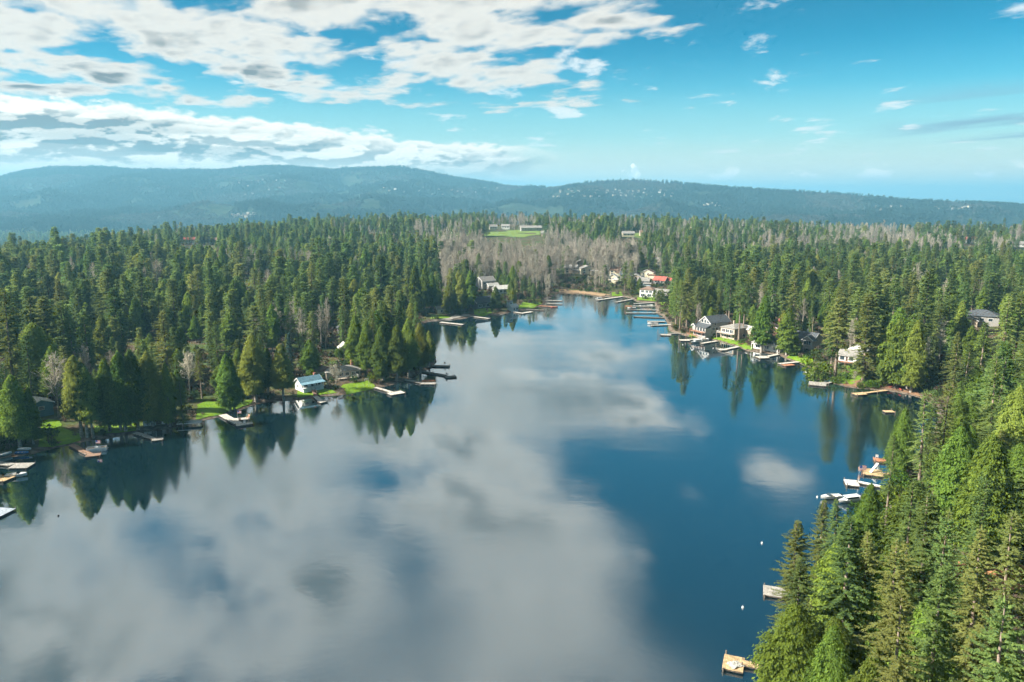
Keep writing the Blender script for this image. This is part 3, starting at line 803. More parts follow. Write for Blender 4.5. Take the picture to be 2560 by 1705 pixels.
# ================================================================== houses
def paint(name, c, rough=0.75, var=0.06, sc=1.5): return principled(name, c, rough, var, sc, 0.15)
WH, CRM, GRY, DGR = paint('white_siding', (0.72, 0.72, 0.69)), paint('cream_siding', (0.62, 0.56, 0.42)), paint('grey_siding', (0.30, 0.29, 0.27)), paint('dark_siding', (0.13, 0.13, 0.135))
BRN, TAN, BLU, TEA = paint('brown_shingle_wall', (0.13, 0.075, 0.055), .85, .2, 4), paint('tan_siding', (0.40, 0.33, 0.25)), paint('pale_blue_siding', (0.42, 0.52, 0.56)), paint('teal_siding', (0.10, 0.20, 0.25))
def roofing(name, c, row=2.2):
    m = principled(name, c, 0.85, 0.16, 1.2, 0.0); nt = m.node_tree; b = nt.nodes['Principled BSDF']
    g = nt.nodes.new('ShaderNodeTexCoord'); sp = nt.nodes.new('ShaderNodeSeparateXYZ'); nt.links.new(g.outputs['Object'], sp.inputs[0])
    z = X(sp.outputs[2], nt); h = (z * row * 2)._m('FRACT')
    bp = nt.nodes.new('ShaderNodeBump'); bp.inputs['Strength'].default_value = 0.5; bp.inputs['Distance'].default_value = 0.05
    nt.links.new((h + noise(nt, g.outputs['Object'], 6.0, 2, 0.5) * 0.6).s, bp.inputs['Height']); nt.links.new(bp.outputs[0], b.inputs['Normal'])
    return m
RBLU, RGRY, RDRK, RBRN, RRED, RPAL = roofing('blue_metal_roof', (0.17, 0.31, 0.38)), roofing('grey_shingle_roof', (0.25, 0.24, 0.22)), roofing('dark_shingle_roof', (0.075, 0.085, 0.095)), roofing('brown_shingle_roof', (0.20, 0.135, 0.10)), roofing('red_tile_roof', (0.36, 0.10, 0.075)), roofing('pale_roof', (0.55, 0.54, 0.50))
TRIM = paint('white_trim', (0.78, 0.78, 0.76), 0.5, 0.03); WOOD = principled('red_cedar_deck', (0.36, 0.19, 0.12), 0.8, 0.2, 2.5, 0.2); BRICK = principled('chimney_brick', (0.33, 0.14, 0.10), 0.9, 0.25, 5, 0.3)
GLASS = principled('window_glass', (0.035, 0.05, 0.06), 0.06, 0.2, 0.4, 0, 0, 0.9); DOORM = principled('dark_door', (0.10, 0.06, 0.045), 0.6, 0.15, 2)
def house(label, px, rot, blocks, windows=(), doors=(), chimneys=(), decks=(), pos=None, name='house', clear=None, cat='house'):
    """blocks: x, y, w, d, z0, h, roof kind, rise, wall, roof mat"""
    p = ground_at(*px) if pos is None else np.array(pos, float)
    e = empty(name, (p[0], p[1], p[2]), R(rot)); tag(e, label, cat)
    rad = 0
    for (x, y, w, d, z0, h, kind, rise, wm, rm) in blocks:
        a, b = w / 2, d / 2; zt = z0 + h; mb = MB(); rad = max(rad, math.hypot(abs(x) + a, abs(y) + b))
        zb = z0 - (1.6 if z0 == 0 else 0)
        mb.box(x - a, x + a, y - b, y + b, zb, zt)
        o, t = 0.55, 0.16
        rf = MB()
        if kind == 'gx':      # ridge along x
            mb.poly([(x - a, y - b, zt), (x - a, y + b, zt), (x - a, y, zt + rise), (x + a, y - b, zt), (x + a, y + b, zt), (x + a, y, zt + rise)], [(0, 2, 1), (3, 4, 5)])
            k = rise / b
            for s in (-1, 1):
                P = [(x - a - o, y + s * (b + o), zt - k * o), (x + a + o, y + s * (b + o), zt - k * o), (x + a + o, y, zt + rise), (x - a - o, y, zt + rise)]
                P = [(q[0], q[1], q[2] + 0.04) for q in P] + [(q[0], q[1], q[2] + 0.04 + t) for q in P]
                rf.poly(P, [(0, 1, 2, 3), (7, 6, 5, 4), (0, 4, 5, 1), (1, 5, 6, 2), (3, 2, 6, 7), (0, 3, 7, 4)])
        elif kind == 'gy':
            mb.poly([(x - a, y - b, zt), (x + a, y - b, zt), (x, y - b, zt + rise), (x - a, y + b, zt), (x + a, y + b, zt), (x, y + b, zt + rise)], [(0, 1, 2), (3, 5, 4)])
            k = rise / a
            for s in (-1, 1):
                P = [(x + s * (a + o), y - b - o, zt - k * o), (x + s * (a + o), y + b + o, zt - k * o), (x, y + b + o, zt + rise), (x, y - b - o, zt + rise)]
                P = [(q[0], q[1], q[2] + 0.04) for q in P] + [(q[0], q[1], q[2] + 0.04 + t) for q in P]
                rf.poly(P, [(0, 1, 2, 3), (7, 6, 5, 4), (0, 4, 5, 1), (1, 5, 6, 2), (3, 2, 6, 7), (0, 3, 7, 4)])
        elif kind == 'hip':
            r2 = min(a, b) * 0.98; ax, by = a + o, b + o
            if a >= b: P = [(x - a + r2, y, zt + rise), (x + a - r2, y, zt + rise)]
            else: P = [(x, y - b + r2, zt + rise), (x, y + b - r2, zt + rise)]
            Q = [(x - ax, y - by, zt + .02), (x + ax, y - by, zt + .02), (x + ax, y + by, zt + .02), (x - ax, y + by, zt + .02)]
            B = [(q[0], q[1], zt + .02 + t) for q in Q]
            fc = [(4, 5, 9, 8), (5, 6, 9), (6, 7, 8, 9), (7, 4, 8)] if a >= b else [(4, 5, 8), (5, 6, 9, 8), (6, 7, 9), (7, 4, 8, 9)]
            rf.poly(Q + B + P, [(3, 2, 1, 0), (0, 1, 5, 4), (1, 2, 6, 5), (2, 3, 7, 6), (3, 0, 4, 7)] + fc)
        elif kind == 'shed':  # rises towards +y
            P = [(x - a - o, y - b - o, zt), (x + a + o, y - b - o, zt), (x + a + o, y + b + .1, zt + rise), (x - a - o, y + b + .1, zt + rise)]
            P = [(q[0], q[1], q[2] + .03) for q in P] + [(q[0], q[1], q[2] + .03 + t) for q in P]
            rf.poly(P, [(3, 2, 1, 0), (4, 5, 6, 7), (0, 1, 5, 4), (1, 2, 6, 5), (2, 3, 7, 6), (3, 0, 4, 7)])
        else:
            rf.box(x - a - .4, x + a + .4, y - b - .4, y + b + .4, zt + .02, zt + .3)
        mb.build('wall', wm, e); rf.build('roof', rm, e)
        if kind in ('gx', 'gy'):        # white barge boards along the gable edges
            yy = b + o + 0.03; xx = a + o + 0.03
            for s in (-1, 1):
                if kind == 'gy':
                    for sx in (-1, 1): MB().bar((x + sx * (a + o), y + s * yy, zt - rise / a * o + .05), (x, y + s * yy, zt + rise + .05), 0.06, 0.28).build('barge_board', TRIM, e)
                else:
                    for sy in (-1, 1): MB().bar((x + s * xx, y + sy * (b + o), zt - rise / b * o + .05), (x + s * xx, y, zt + rise + .05), 0.06, 0.28).build('barge_board', TRIM, e)
    def on_face(bi, face, a0, z0, w, h, out, th, mb):
        x, y, bw, bd = blocks[bi][:4]
        if face in 'SN':
            s = -1 if face == 'S' else 1; yy = y + s * (bd / 2 + out)
            mb.box(x + a0 - w / 2, x + a0 + w / 2, min(yy, yy - s * th), max(yy, yy - s * th), z0, z0 + h)
        else:
            s = -1 if face == 'W' else 1; xx = x + s * (bw / 2 + out)
            mb.box(min(xx, xx - s * th), max(xx, xx - s * th), y + a0 - w / 2, y + a0 + w / 2, z0, z0 + h)
    for (bi, face, a0, z0, w, h) in windows:
        f = MB(); k = 0.12
        on_face(bi, face, a0, z0 - k, w + 2 * k, k, 0.09, 0.12, f); on_face(bi, face, a0, z0 + h, w + 2 * k, k, 0.09, 0.12, f)
        on_face(bi, face, a0 - w / 2 - k / 2, z0, k, h, 0.09, 0.12, f); on_face(bi, face, a0 + w / 2 + k / 2, z0, k, h, 0.09, 0.12, f)
        if w > 1.5:
            for q in range(1, int(w / 1.1)): on_face(bi, face, a0 - w / 2 + q * w / int(w / 1.1), z0, 0.08, h, 0.085, 0.1, f)
        fo = f.build('window', TRIM, e)
        g = MB(); on_face(bi, face, a0, z0, w, h, 0.04, 0.05, g); g.build('pane', GLASS, fo)
    for (bi, face, a0, z0, w, h) in doors:
        g = MB(); on_face(bi, face, a0, z0, w, h, 0.07, 0.1, g); dd = g.build('door', DOORM, e)
        g = MB(); on_face(bi, face, a0 + w * 0.38, z0 + h * 0.48, 0.08, 0.12, 0.13, 0.06, g); g.build('handle', TRIM, dd)
    for (x, y, z0, z1, s, m) in chimneys:
        c = MB(); c.box(x - s / 2, x + s / 2, y - s / 2, y + s / 2, z0, z1); c.box(x - s / 2 - .08, x + s / 2 + .08, y - s / 2 - .08, y + s / 2 + .08, z1, z1 + .12); c.build('chimney', m, e)
    for (x0, x1, y0, y1, z, m, rm) in decks:
        dk = MB(); n = max(2, int((x1 - x0) / 0.3)); sx = (x1 - x0) / n
        for i in range(n): dk.box(x0 + i * sx, x0 + (i + 1) * sx - 0.02, y0, y1, z - .08, z)
        dko = dk.build('deck', m, e); dko['kind'] = 'stuff'
        for xx in (x0 + .1, (x0 + x1) / 2, x1 - .1): MB().box(xx - .09, xx + .09, y0 + .05, y0 + .23, -1.5, z - .08).build('post', m, e)
        rl = MB(); rl.box(x0, x1, y0, y0 + .07, z + .92, z + 1.0); rl.box(x0, x0 + .07, y0 + .07, y1, z + .92, z + 1.0); rl.box(x1 - .07, x1, y0 + .07, y1, z + .92, z + 1.0)
        q = int((x1 - x0) / 0.45)
        for i in range(q + 1): xx = x0 + i * (x1 - x0 - .06) / q; rl.box(xx, xx + .05, y0 + .01, y0 + .06, z, z + .92)
        q = int((y1 - y0) / 0.45) + 1
        for i in range(1, q): yy = y0 + i * (y1 - y0) / q; rl.box(x0 + .01, x0 + .06, yy, yy + .05, z, z + .92); rl.box(x1 - .06, x1 - .01, yy, yy + .05, z, z + .92)
        rl.build('railing', rm, dko)['kind'] = 'stuff'
    CLEAR.append((p[0], p[1], clear or rad + 3.0))
    return e
W4 = lambda bi, face, xs, z, w, h: [(bi, face, x, z, w, h) for x in xs]
# --- left bank
cot = house('white lakeside cottage with a blue metal roof', (772, 972), 42,
    [(0, 0, 9.2, 5.6, 0, 3.4, 'gx', 1.9, WH, RBLU), (0, -3.6, 9.0, 1.6, 0, 1.35, 'none', 0, WH, WH), (0, -3.62, 9.3, 2.0, 3.0, 0.12, 'shed', 0.42, WH, RBLU)],
    [(0, 'W', 0.3, 1.4, 1.0, 1.0), (0, 'S', -2.9, 1.6, 2.0, 1.3), (0, 'S', 2.9, 1.6, 2.0, 1.3)], [(0, 'S', 0.2, 1.37, 1.0, 2.05)], [(3.4, 1.2, 3.4, 6.0, 0.75, BRICK)])
pr = MB()
for xx in (-4.4, -1.8, 1.8, 4.4): pr.box(xx - .08, xx + .08, -4.4, -4.24, 1.65, 3.1)
pr.box(-4.4, -0.9, -4.36, -4.28, 2.2, 2.3); pr.box(1.4, 4.4, -4.36, -4.28, 2.2, 2.3)
for i in range(9): pr.box(-4.3 + i * .42, -4.25 + i * .42, -4.35, -4.29, 1.65, 2.2); pr.box(1.5 + i * .33, 1.55 + i * .33, -4.35, -4.29, 1.65, 2.2)
pr.build('porch_railing', TRIM, cot)['kind'] = 'stuff'
house('long low tan house with white windows and terrace behind the bare bush', (853, 940), 28,
    [(0, 0, 15, 8, 0, 3.0, 'hip', 1.7, TAN, RGRY), (-8.5, 3.0, 9, 7, 0, 3.2, 'hip', 1.8, TAN, RBRN)],
    W4(0, 'S', (-1.0, 1.6, 4.4, 6.0), 0.9, 1.7, 1.5) + W4(0, 'E', (0,), 1.0, 1.8, 1.2), [(0, 'S', -3.8, 0, 2.2, 2.2)], [(5.4, 1.5, 2.9, 6.2, 1.0, BRICK)], [(-3.5, 5.5, -7.6, -4.15, 0.55, TAN, TRIM)])
house('small grey gabled cottage beside the utility pole, back of the left shore', (862, 884), 20, [(0, 0, 5.5, 7, 0, 3.2, 'gy', 2.2, GRY, RPAL)], [(0, 'S', 0, 1.2, 1.4, 1.3)])
house('dark gabled house half hidden in the wood above the left shore', (868, 846), 20,
    [(0, 0, 9, 10, 0, 6.0, 'gy', 3.0, DGR, RDRK), (5.5, -4, 5, 6, 0, 3.0, 'shed', 1.0, DGR, RPAL)], W4(0, 'S', (-2, 1.6), 3.6, 1.8, 1.4))
house('teal-blue house with white roof edge behind the leaning cedar at the left', (97, 1036), 50, [(0, 0, 7.5, 7, 0, 4.6, 'gy', 1.4, TEA, RPAL)], [(0, 'S', 0, 2.4, 1.6, 1.1), (0, 'W', 0, 2.4, 1.6, 1.1)])
house('white garage half hidden behind shoreline cedars', (386, 1057), 25, [(0, 0, 7, 5.5, 0, 2.8, 'gx', 1.5, WH, RGRY)], [(0, 'S', -1.6, 1.0, 1.2, 1.0)], [(0, 'S', 1.4, 0, 1.8, 2.1)], cat='garage', name='garage')
# --- far left bank
house('tall grey two-storey house above the far left shore', (1214, 722), 35, [(0, 0, 13, 10, 0, 7.2, 'gx', 3.2, GRY, RGRY), (2, -7, 10, 5, 0, 3.6, 'gx', 1.8, GRY, RPAL)], W4(0, 'S', (-4, 0, 4), 4.6, 1.8, 1.6) + W4(1, 'S', (-2.5, 2.5), 1.0, 2.0, 1.5))
house('pale house with light roof just right of the tall grey one', (1258, 738), 30, [(0, 0, 14, 9, 0, 5.6, 'gx', 2.4, WH, RPAL)], W4(0, 'S', (-4.5, -1, 3), 3.2, 2.0, 1.5) + W4(0, 'S', (-3, 3), 0.8, 2.2, 1.6))
house('dark house with tall posts behind the bright far lawn', (1205, 768), 40, [(0, 0, 16, 9, 0, 4.2, 'gx', 3.4, DGR, RDRK), (4, -5.4, 8, 1.8, 3.6, 0.3, 'none', 0, DGR, RDRK)], W4(0, 'S', (-5, -1.5, 2, 5.5), 0.8, 2.2, 2.2))
house('small pale blue boathouse at the water on the far left bank', (1282, 777), 40, [(0, 0, 5, 6, 0, 3.2, 'gx', 1.6, BLU, RPAL), (-2, 1, 3.0, 3.0, 3.2, 3.6, 'hip', 1.0, BLU, RGRY)], W4(0, 'S', (-1.2, 1.2), 1.0, 1.4, 1.3) + [(1, 'S', 0, 5.0, 1.5, 1.0)], name='boathouse', cat='boathouse')
house('small beige shed left of the round far lawn', (1102, 782), 20, [(0, 0, 6, 5, 0, 3.0, 'gx', 1.4, CRM, RGRY)], [(0, 'S', 0, 1.0, 1.4, 1.2)], name='shed', cat='shed')
# --- around the lake end
for k, (px, rot, wm, rm, sz, lab) in enumerate([((1404, 664), 15, CRM, RBRN, 12, 'cream house highest among the bare trees at the lake end'), ((1428, 682), -10, TAN, RGRY, 12, 'tan house in the middle of the bare grove'),
        ((1467, 684), 10, CRM, RGRY, 14, 'wide grey-roofed house behind the right half of the bare grove'), ((1384, 668), 25, WH, RGRY, 10, 'narrow white house at the left of the bare grove houses'),
        ((1452, 668), 0, TAN, RGRY, 11, 'tan house behind the wide grey-roofed one in the grove'), ((1538, 688), -15, CRM, RBRN, 10, 'cream house right of the bare grove'),
        ((1533, 706), -20, CRM, RPAL, 8, 'low cream house nearest the water right of the grove'), ((1567, 700), -10, GRY, RDRK, 12, 'grey house partly behind the dark fir pair'),
        ((1620, 694), -25, CRM, RBRN, 12, 'cream house with brown roof left of the red-roofed one'), ((1637, 662), -20, CRM, RGRY, 11, 'cream gabled house high behind the red roof'),
        ((1590, 706), -15, TAN, RGRY, 10, 'tan house between the dark firs and the cream one'), ((1605, 716), -15, BLU, RGRY, 12, 'blue-grey flat house above the brown-roofed white one')]):
    house(lab, px, rot, [(0, 0, sz, sz * 0.7, 0, 5.2, 'gx' if k % 2 else 'gy', 2.6, wm, rm), (sz * .4, -sz * .45, sz * .5, sz * .3, 0, 3.0, 'shed', 0.9, wm, rm)], W4(0, 'S', (-sz * .28, sz * .1), 3.0, 1.8, 1.5) + W4(0, 'S', (-sz * .28,), 0.8, 2.0, 1.5))
house('red-roofed house above the right side of the lake end', (1652, 708), -35, [(0, 0, 11, 9, 0, 3.0, 'gx', 3.0, GRY, RRED), (7, 3, 6, 6, 0, 3.0, 'gx', 2.0, GRY, RRED)], W4(0, 'S', (-3, 0, 3), 1.0, 2.0, 1.4))
house('white two-storey house with brown hip roof and dark windows near the narrow docks', (1621, 741), -30, [(0, 0, 11, 10, 0, 5.8, 'hip', 2.4, WH, RBRN), (7, 4, 8, 8, 0, 4.0, 'hip', 1.8, GRY, RBRN)],
    W4(0, 'S', (-3.2, 0.4, 3.4), 3.5, 2.2, 1.7) + W4(0, 'S', (-3.0, 2.4), 0.6, 3.0, 2.0) + W4(0, 'W', (-2, 2), 3.5, 1.8, 1.6))
house('grey house with flat pale roof right of the brown-roofed white one', (1656, 742), -35, [(0, 0, 12, 9, 0, 4.6, 'gx', 1.4, GRY, RGRY)], W4(0, 'S', (-3.5, 0.5, 4), 3.4, 1.8, 1.6) + W4(0, 'S', (-3, 3), 0.8, 2.2, 1.6))
# --- right bank
gh = house('big grey shingled house with white-trimmed gable and red deck on the right shore', (1772, 838), -64,
    [(0, 4, 9, 14, 0, 8.0, 'gy', 3.2, GRY, RDRK), (0, -5.0, 10.5, 4.0, 0, 5.4, 'shed', 1.6, GRY, RDRK), (-4.4, -5.2, 2.6, 4.6, 2.7, 3.0, 'gy', 1.0, GRY, RDRK)],
    W4(0, 'S', (-2.4, 0, 2.4), 7.4, 1.5, 1.7) + W4(1, 'S', (-3.4, -1.0, 1.4, 3.8), 3.2, 1.7, 1.9) + W4(1, 'S', (-3.4, 0, 3.4), 0.6, 2.2, 1.8) + W4(0, 'E', (-4.6, -2.4), 3.4, 1.9, 1.8) + W4(0, 'E', (0.6,), 3.6, 2.4, 1.3) + W4(0, 'E', (-4.4, -1.8), 0.8, 2.2, 1.3) + [(0, 'E', -3.6, 6.4, 1.4, 1.2)],
    [(1, 'S', 0.2, 2.95, 0.9, 0.02)], (), [(-5.6, 5.6, -9.8, -7.1, 2.9, WOOD, WOOD), (-6.2, 4.0, -11.6, -9.9, 0.9, WOOD, WOOD)])
house('tan hip-roofed house with wide balcony beside the big grey one', (1838, 842), -58,
    [(0, 1, 10, 15, 0, 5.6, 'hip', 2.0, TAN, RGRY), (6, 6, 6, 8, 0, 5.0, 'gx', 1.4, TAN, RPAL)], W4(0, 'S', (-2.8, 0, 2.8), 3.0, 2.3, 1.9) + W4(0, 'E', (-4,), 3.6, 1.2, 1.0) + W4(0, 'E', (0.0, 4.5), 0.8, 1.8, 1.4) + W4(0, 'S', (-2.2, 2.2), 0.5, 2.6, 1.9), [(0, 'S', 0, 0, 1.0, 2.1)], [(-3.2, 2, 5.8, 8.6, 0.7, TAN)], [(-5.4, 5.4, -9.4, -6.6, 2.75, TAN, TRIM)])
house('dark brown shingled house with gable among tall firs', (1930, 846), -40, [(0, 0, 9, 11, 0, 7.0, 'gy', 3.2, BRN, RBRN)], [(0, 'S', 0, 4.2, 1.6, 1.4), (0, 'E', 0, 4.2, 1.6, 1.2)], (), [(2.6, 2, 8, 11.2, 0.8, BRICK)])
house('white lake house with long glazed balcony on the right shore', (1926, 872), -48, [(0, 0, 15, 8, 0, 5.2, 'gx', 1.9, WH, RGRY)], W4(0, 'S', (-5.6, -1.6, 2.4, 6.0), 3.0, 3.0, 1.7) + W4(0, 'S', (-5, 0, 5), 0.5, 2.4, 1.8), [(0, 'S', 6.9, 0, .9, 2.1)], (), [(-7.5, 7.5, -6.3, -4.15, 2.7, TRIM, TRIM)])
house('dark grey lake house with white gable beams', (2012, 868), -46, [(0, 0, 13, 10, 0, 5.4, 'gx', 2.8, GRY, RDRK), (4.6, -5.5, 5.5, 4, 0, 5.4, 'gy', 2.2, GRY, RDRK)], W4(0, 'S', (-4.6, -2.0), 3.2, 1.8, 1.3) + W4(1, 'S', (0,), 3.0, 3.6, 2.0) + W4(0, 'S', (-3.5,), 0.8, 2.6, 1.6), (), [(0, 2, 6, 9.2, 0.5, TRIM)], [(-6, 1.6, -7.6, -5.1, 2.6, WOOD, WOOD)])
house('pale two-part house with red-brown deck above the slope lawn', (2124, 906), -40, [(0, 0, 8, 7.5, 0, 3.8, 'gx', 2.2, WH, RGRY), (2.5, 6, 8, 6, 0, 5.8, 'hip', 2.0, WH, RPAL)], W4(0, 'S', (-2.4, 1.6), 1.6, 2.0, 1.8), [(0, 'S', -0.4, 1.2, .9, 2.1)], (), [(-5, 5, -7.4, -4.65, 1.2, WOOD, WOOD)])
house('grey-roofed house high in the right-hand wood', (2452, 812), -30, [(0, 0, 16, 12, 0, 5.5, 'hip', 3.0, GRY, RDRK), (-6, -8, 8, 6, 0, 3.6, 'gy', 1.6, TAN, RDRK)], W4(0, 'S', (0, 4), 3.0, 2.0, 1.5) + [(1, 'S', 0, 1.0, 2.2, 1.4)])
house('small grey gable roof in the near wood at the right edge', (2512, 1334), -30, [(0, 0, 5, 6, 0, 2.6, 'gy', 2.2, DGR, RGRY)], [(0, 'S', 0, 1.0, 1.2, 1.0)], name='shed', cat='shed')
# --- far plateau
for px, rot, sz, wm, rm, lab in [((1327, 577), 5, 34, GRY, RGRY, 'long grey-roofed building behind the meadow'), ((1370, 592), -8, 20, TAN, RGRY, 'grey-roofed barn right of the meadow'),
        ((1233, 574), 10, 13, CRM, RGRY, 'cream farmhouse at the left back of the meadow'), ((1264, 573), -5, 14, WH, RGRY, 'white house at the middle back of the meadow'), ((1570, 592), 0, 18, CRM, RGRY, 'cream house in the field beyond the lake end'),
        ((1612, 590), 0, 16, TAN, RBRN, 'tan house at the right side of the far field'), ((2424, 606), -10, 20, WH, RRED, 'white house with reddish roof on the far right plateau'), ((2552, 618), -10, 22, WH, RGRY, 'white house cut by the right edge on the far plateau'),
        ((474, 608), 20, 15, WH, RRED, 'white house with pinkish roof in the left forest'), ((503, 608), 15, 13, CRM, RBRN, 'cream house right of the pinkish-roofed one in the left forest'), ((524, 607), 10, 14, WH, RGRY, 'white house with grey roof in the left forest clearing'),
        ((545, 609), 5, 13, TAN, RBRN, 'tan house at the right end of the left forest clearing'), ((2255, 598), 0, 14, TAN, RGRY, 'small tan house among bare trees on the right plateau')]:
    house(lab, px, rot, [(0, 0, sz, sz * 0.55, 0, 5.4, 'gx', 3.2, wm, rm)], W4(0, 'S', (-sz * .3, 0, sz * .3), 2.8, 1.8, 1.5), clear=sz * 0.9)
# utility pole
def pole(label, px, h, name='utility_pole', cat='utility pole'):
    p = ground_at(*px); e = empty(name, p); tag(e, label, cat)
    MB().tube([(0, 0, -1), (0, 0, h)], [0.16, 0.11], 8).build('post', principled('weathered_pole', (0.34, 0.28, 0.2), .9, .15, 2), e)
    MB().bar((-1.1, 0, h - .7), (1.1, 0, h - .7), .12).build('crossarm', MATS['weathered_pole'], e)
pole('wooden utility pole beside the small grey cottage on the left bank', (850, 900), 11)
pole('bare utility pole behind the dark grey lake house', (2029, 852), 13)

# ================================================================== docks
def plank_mat(name, c): return principled(name, c, 0.85, 0.22, 1.4, 0.2)
DK = {'grey': plank_mat('weathered_planks', (0.36, 0.345, 0.31)), 'pale': plank_mat('bleached_planks', (0.52, 0.49, 0.43)), 'tan': plank_mat('tan_planks', (0.50, 0.36, 0.20)),
      'brown': plank_mat('brown_planks', (0.28, 0.18, 0.125)), 'dark': plank_mat('dark_wet_planks', (0.16, 0.145, 0.125)), 'red': plank_mat('reddish_planks', (0.42, 0.19, 0.105)), 'white': plank_mat('white_decking', (0.62, 0.62, 0.60)), 'blue': plank_mat('blue_grey_decking', (0.34, 0.39, 0.44))}
FASC = plank_mat('dock_beams', (0.12, 0.10, 0.08)); PILE = plank_mat('piling_wood', (0.20, 0.165, 0.13)); FLOATM = principled('float_black', (0.03, 0.03, 0.032), 0.7, 0.1, 1)
def dock(label, segs, mat, z=0.55, name='dock', piles=True):
    """segs: ua, va, ub, vb, width in metres; the first starts ashore"""
    A = at_z(segs[0][0], segs[0][1], z); e = empty(name, (A[0], A[1], 0)); tag(e, label, 'dock')
    bd, fr, pl = MB(), MB(), []
    for si, (ua, va, ub, vb, w) in enumerate(segs):
        a, b = at_z(ua, va, z)[:2] - A[:2], at_z(ub, vb, z)[:2] - A[:2]
        d = b - a; L = np.linalg.norm(d); d /= L; nrm = np.array([-d[1], d[0]])
        zz = z + 0.012 * si; near = at_z(ua, va, 0)[1] < 330; st = 0.28 if near else 0.6
        n = max(2, int(L / st)); st = L / n
        for i in range(n):
            s0, s1 = i * st + .012, (i + 1) * st - .012; j = random.uniform(-.03, .03); dzz = random.uniform(-.008, .008)
            P = [a + d * s0 + nrm * (-w / 2 + j), a + d * s1 + nrm * (-w / 2 + j), a + d * s1 + nrm * (w / 2 + j), a + d * s0 + nrm * (w / 2 + j)]
            P = [(q[0], q[1], zz - .05 + dzz) for q in P] + [(q[0], q[1], zz + dzz) for q in P]
            bd.poly(P, [(3, 2, 1, 0), (4, 5, 6, 7), (0, 1, 5, 4), (1, 2, 6, 5), (2, 3, 7, 6), (3, 0, 4, 7)])
        for s in (-1, 1):
            q0, q1 = a + nrm * s * (w / 2 - .1), b + nrm * s * (w / 2 - .1)
            fr.bar((q0[0], q0[1], zz - .2), (q1[0], q1[1], zz - .2), 0.14, 0.28)
        for s in (0.01, 0.99):
            q0, q1 = a + d * L * s - nrm * (w / 2 - .1), a + d * L * s + nrm * (w / 2 - .1)
            fr.bar((q0[0], q0[1], zz - .2), (q1[0], q1[1], zz - .2), 0.14, 0.28)
        if w > 3:
            for s in np.linspace(0.15, 0.85, 3):
                q0, q1 = a + d * L * s - nrm * (w / 2 - .4), a + d * L * s + nrm * (w / 2 - .4)
                fr.bar((q0[0], q0[1], 0.06), (q1[0], q1[1], 0.06), 0.9, 0.42)
        if piles:
            k = max(1, int(L / 6))
            for i in range(1, k + 1):
                for s in (-1, 1):
                    q = a + d * (L * i / k - .25) + nrm * s * (w / 2 + .14); pl.append((q, zz + random.uniform(0.1, 0.75)))
    o = bd.build('deck_boards', mat, e); o['kind'] = 'stuff'
    fr.build('frame', FASC, e)
    for q, h in pl: MB().tube([(q[0], q[1], -2.5), (q[0], q[1], h)], 0.13, 7).build('piling', PILE, e)
    return e
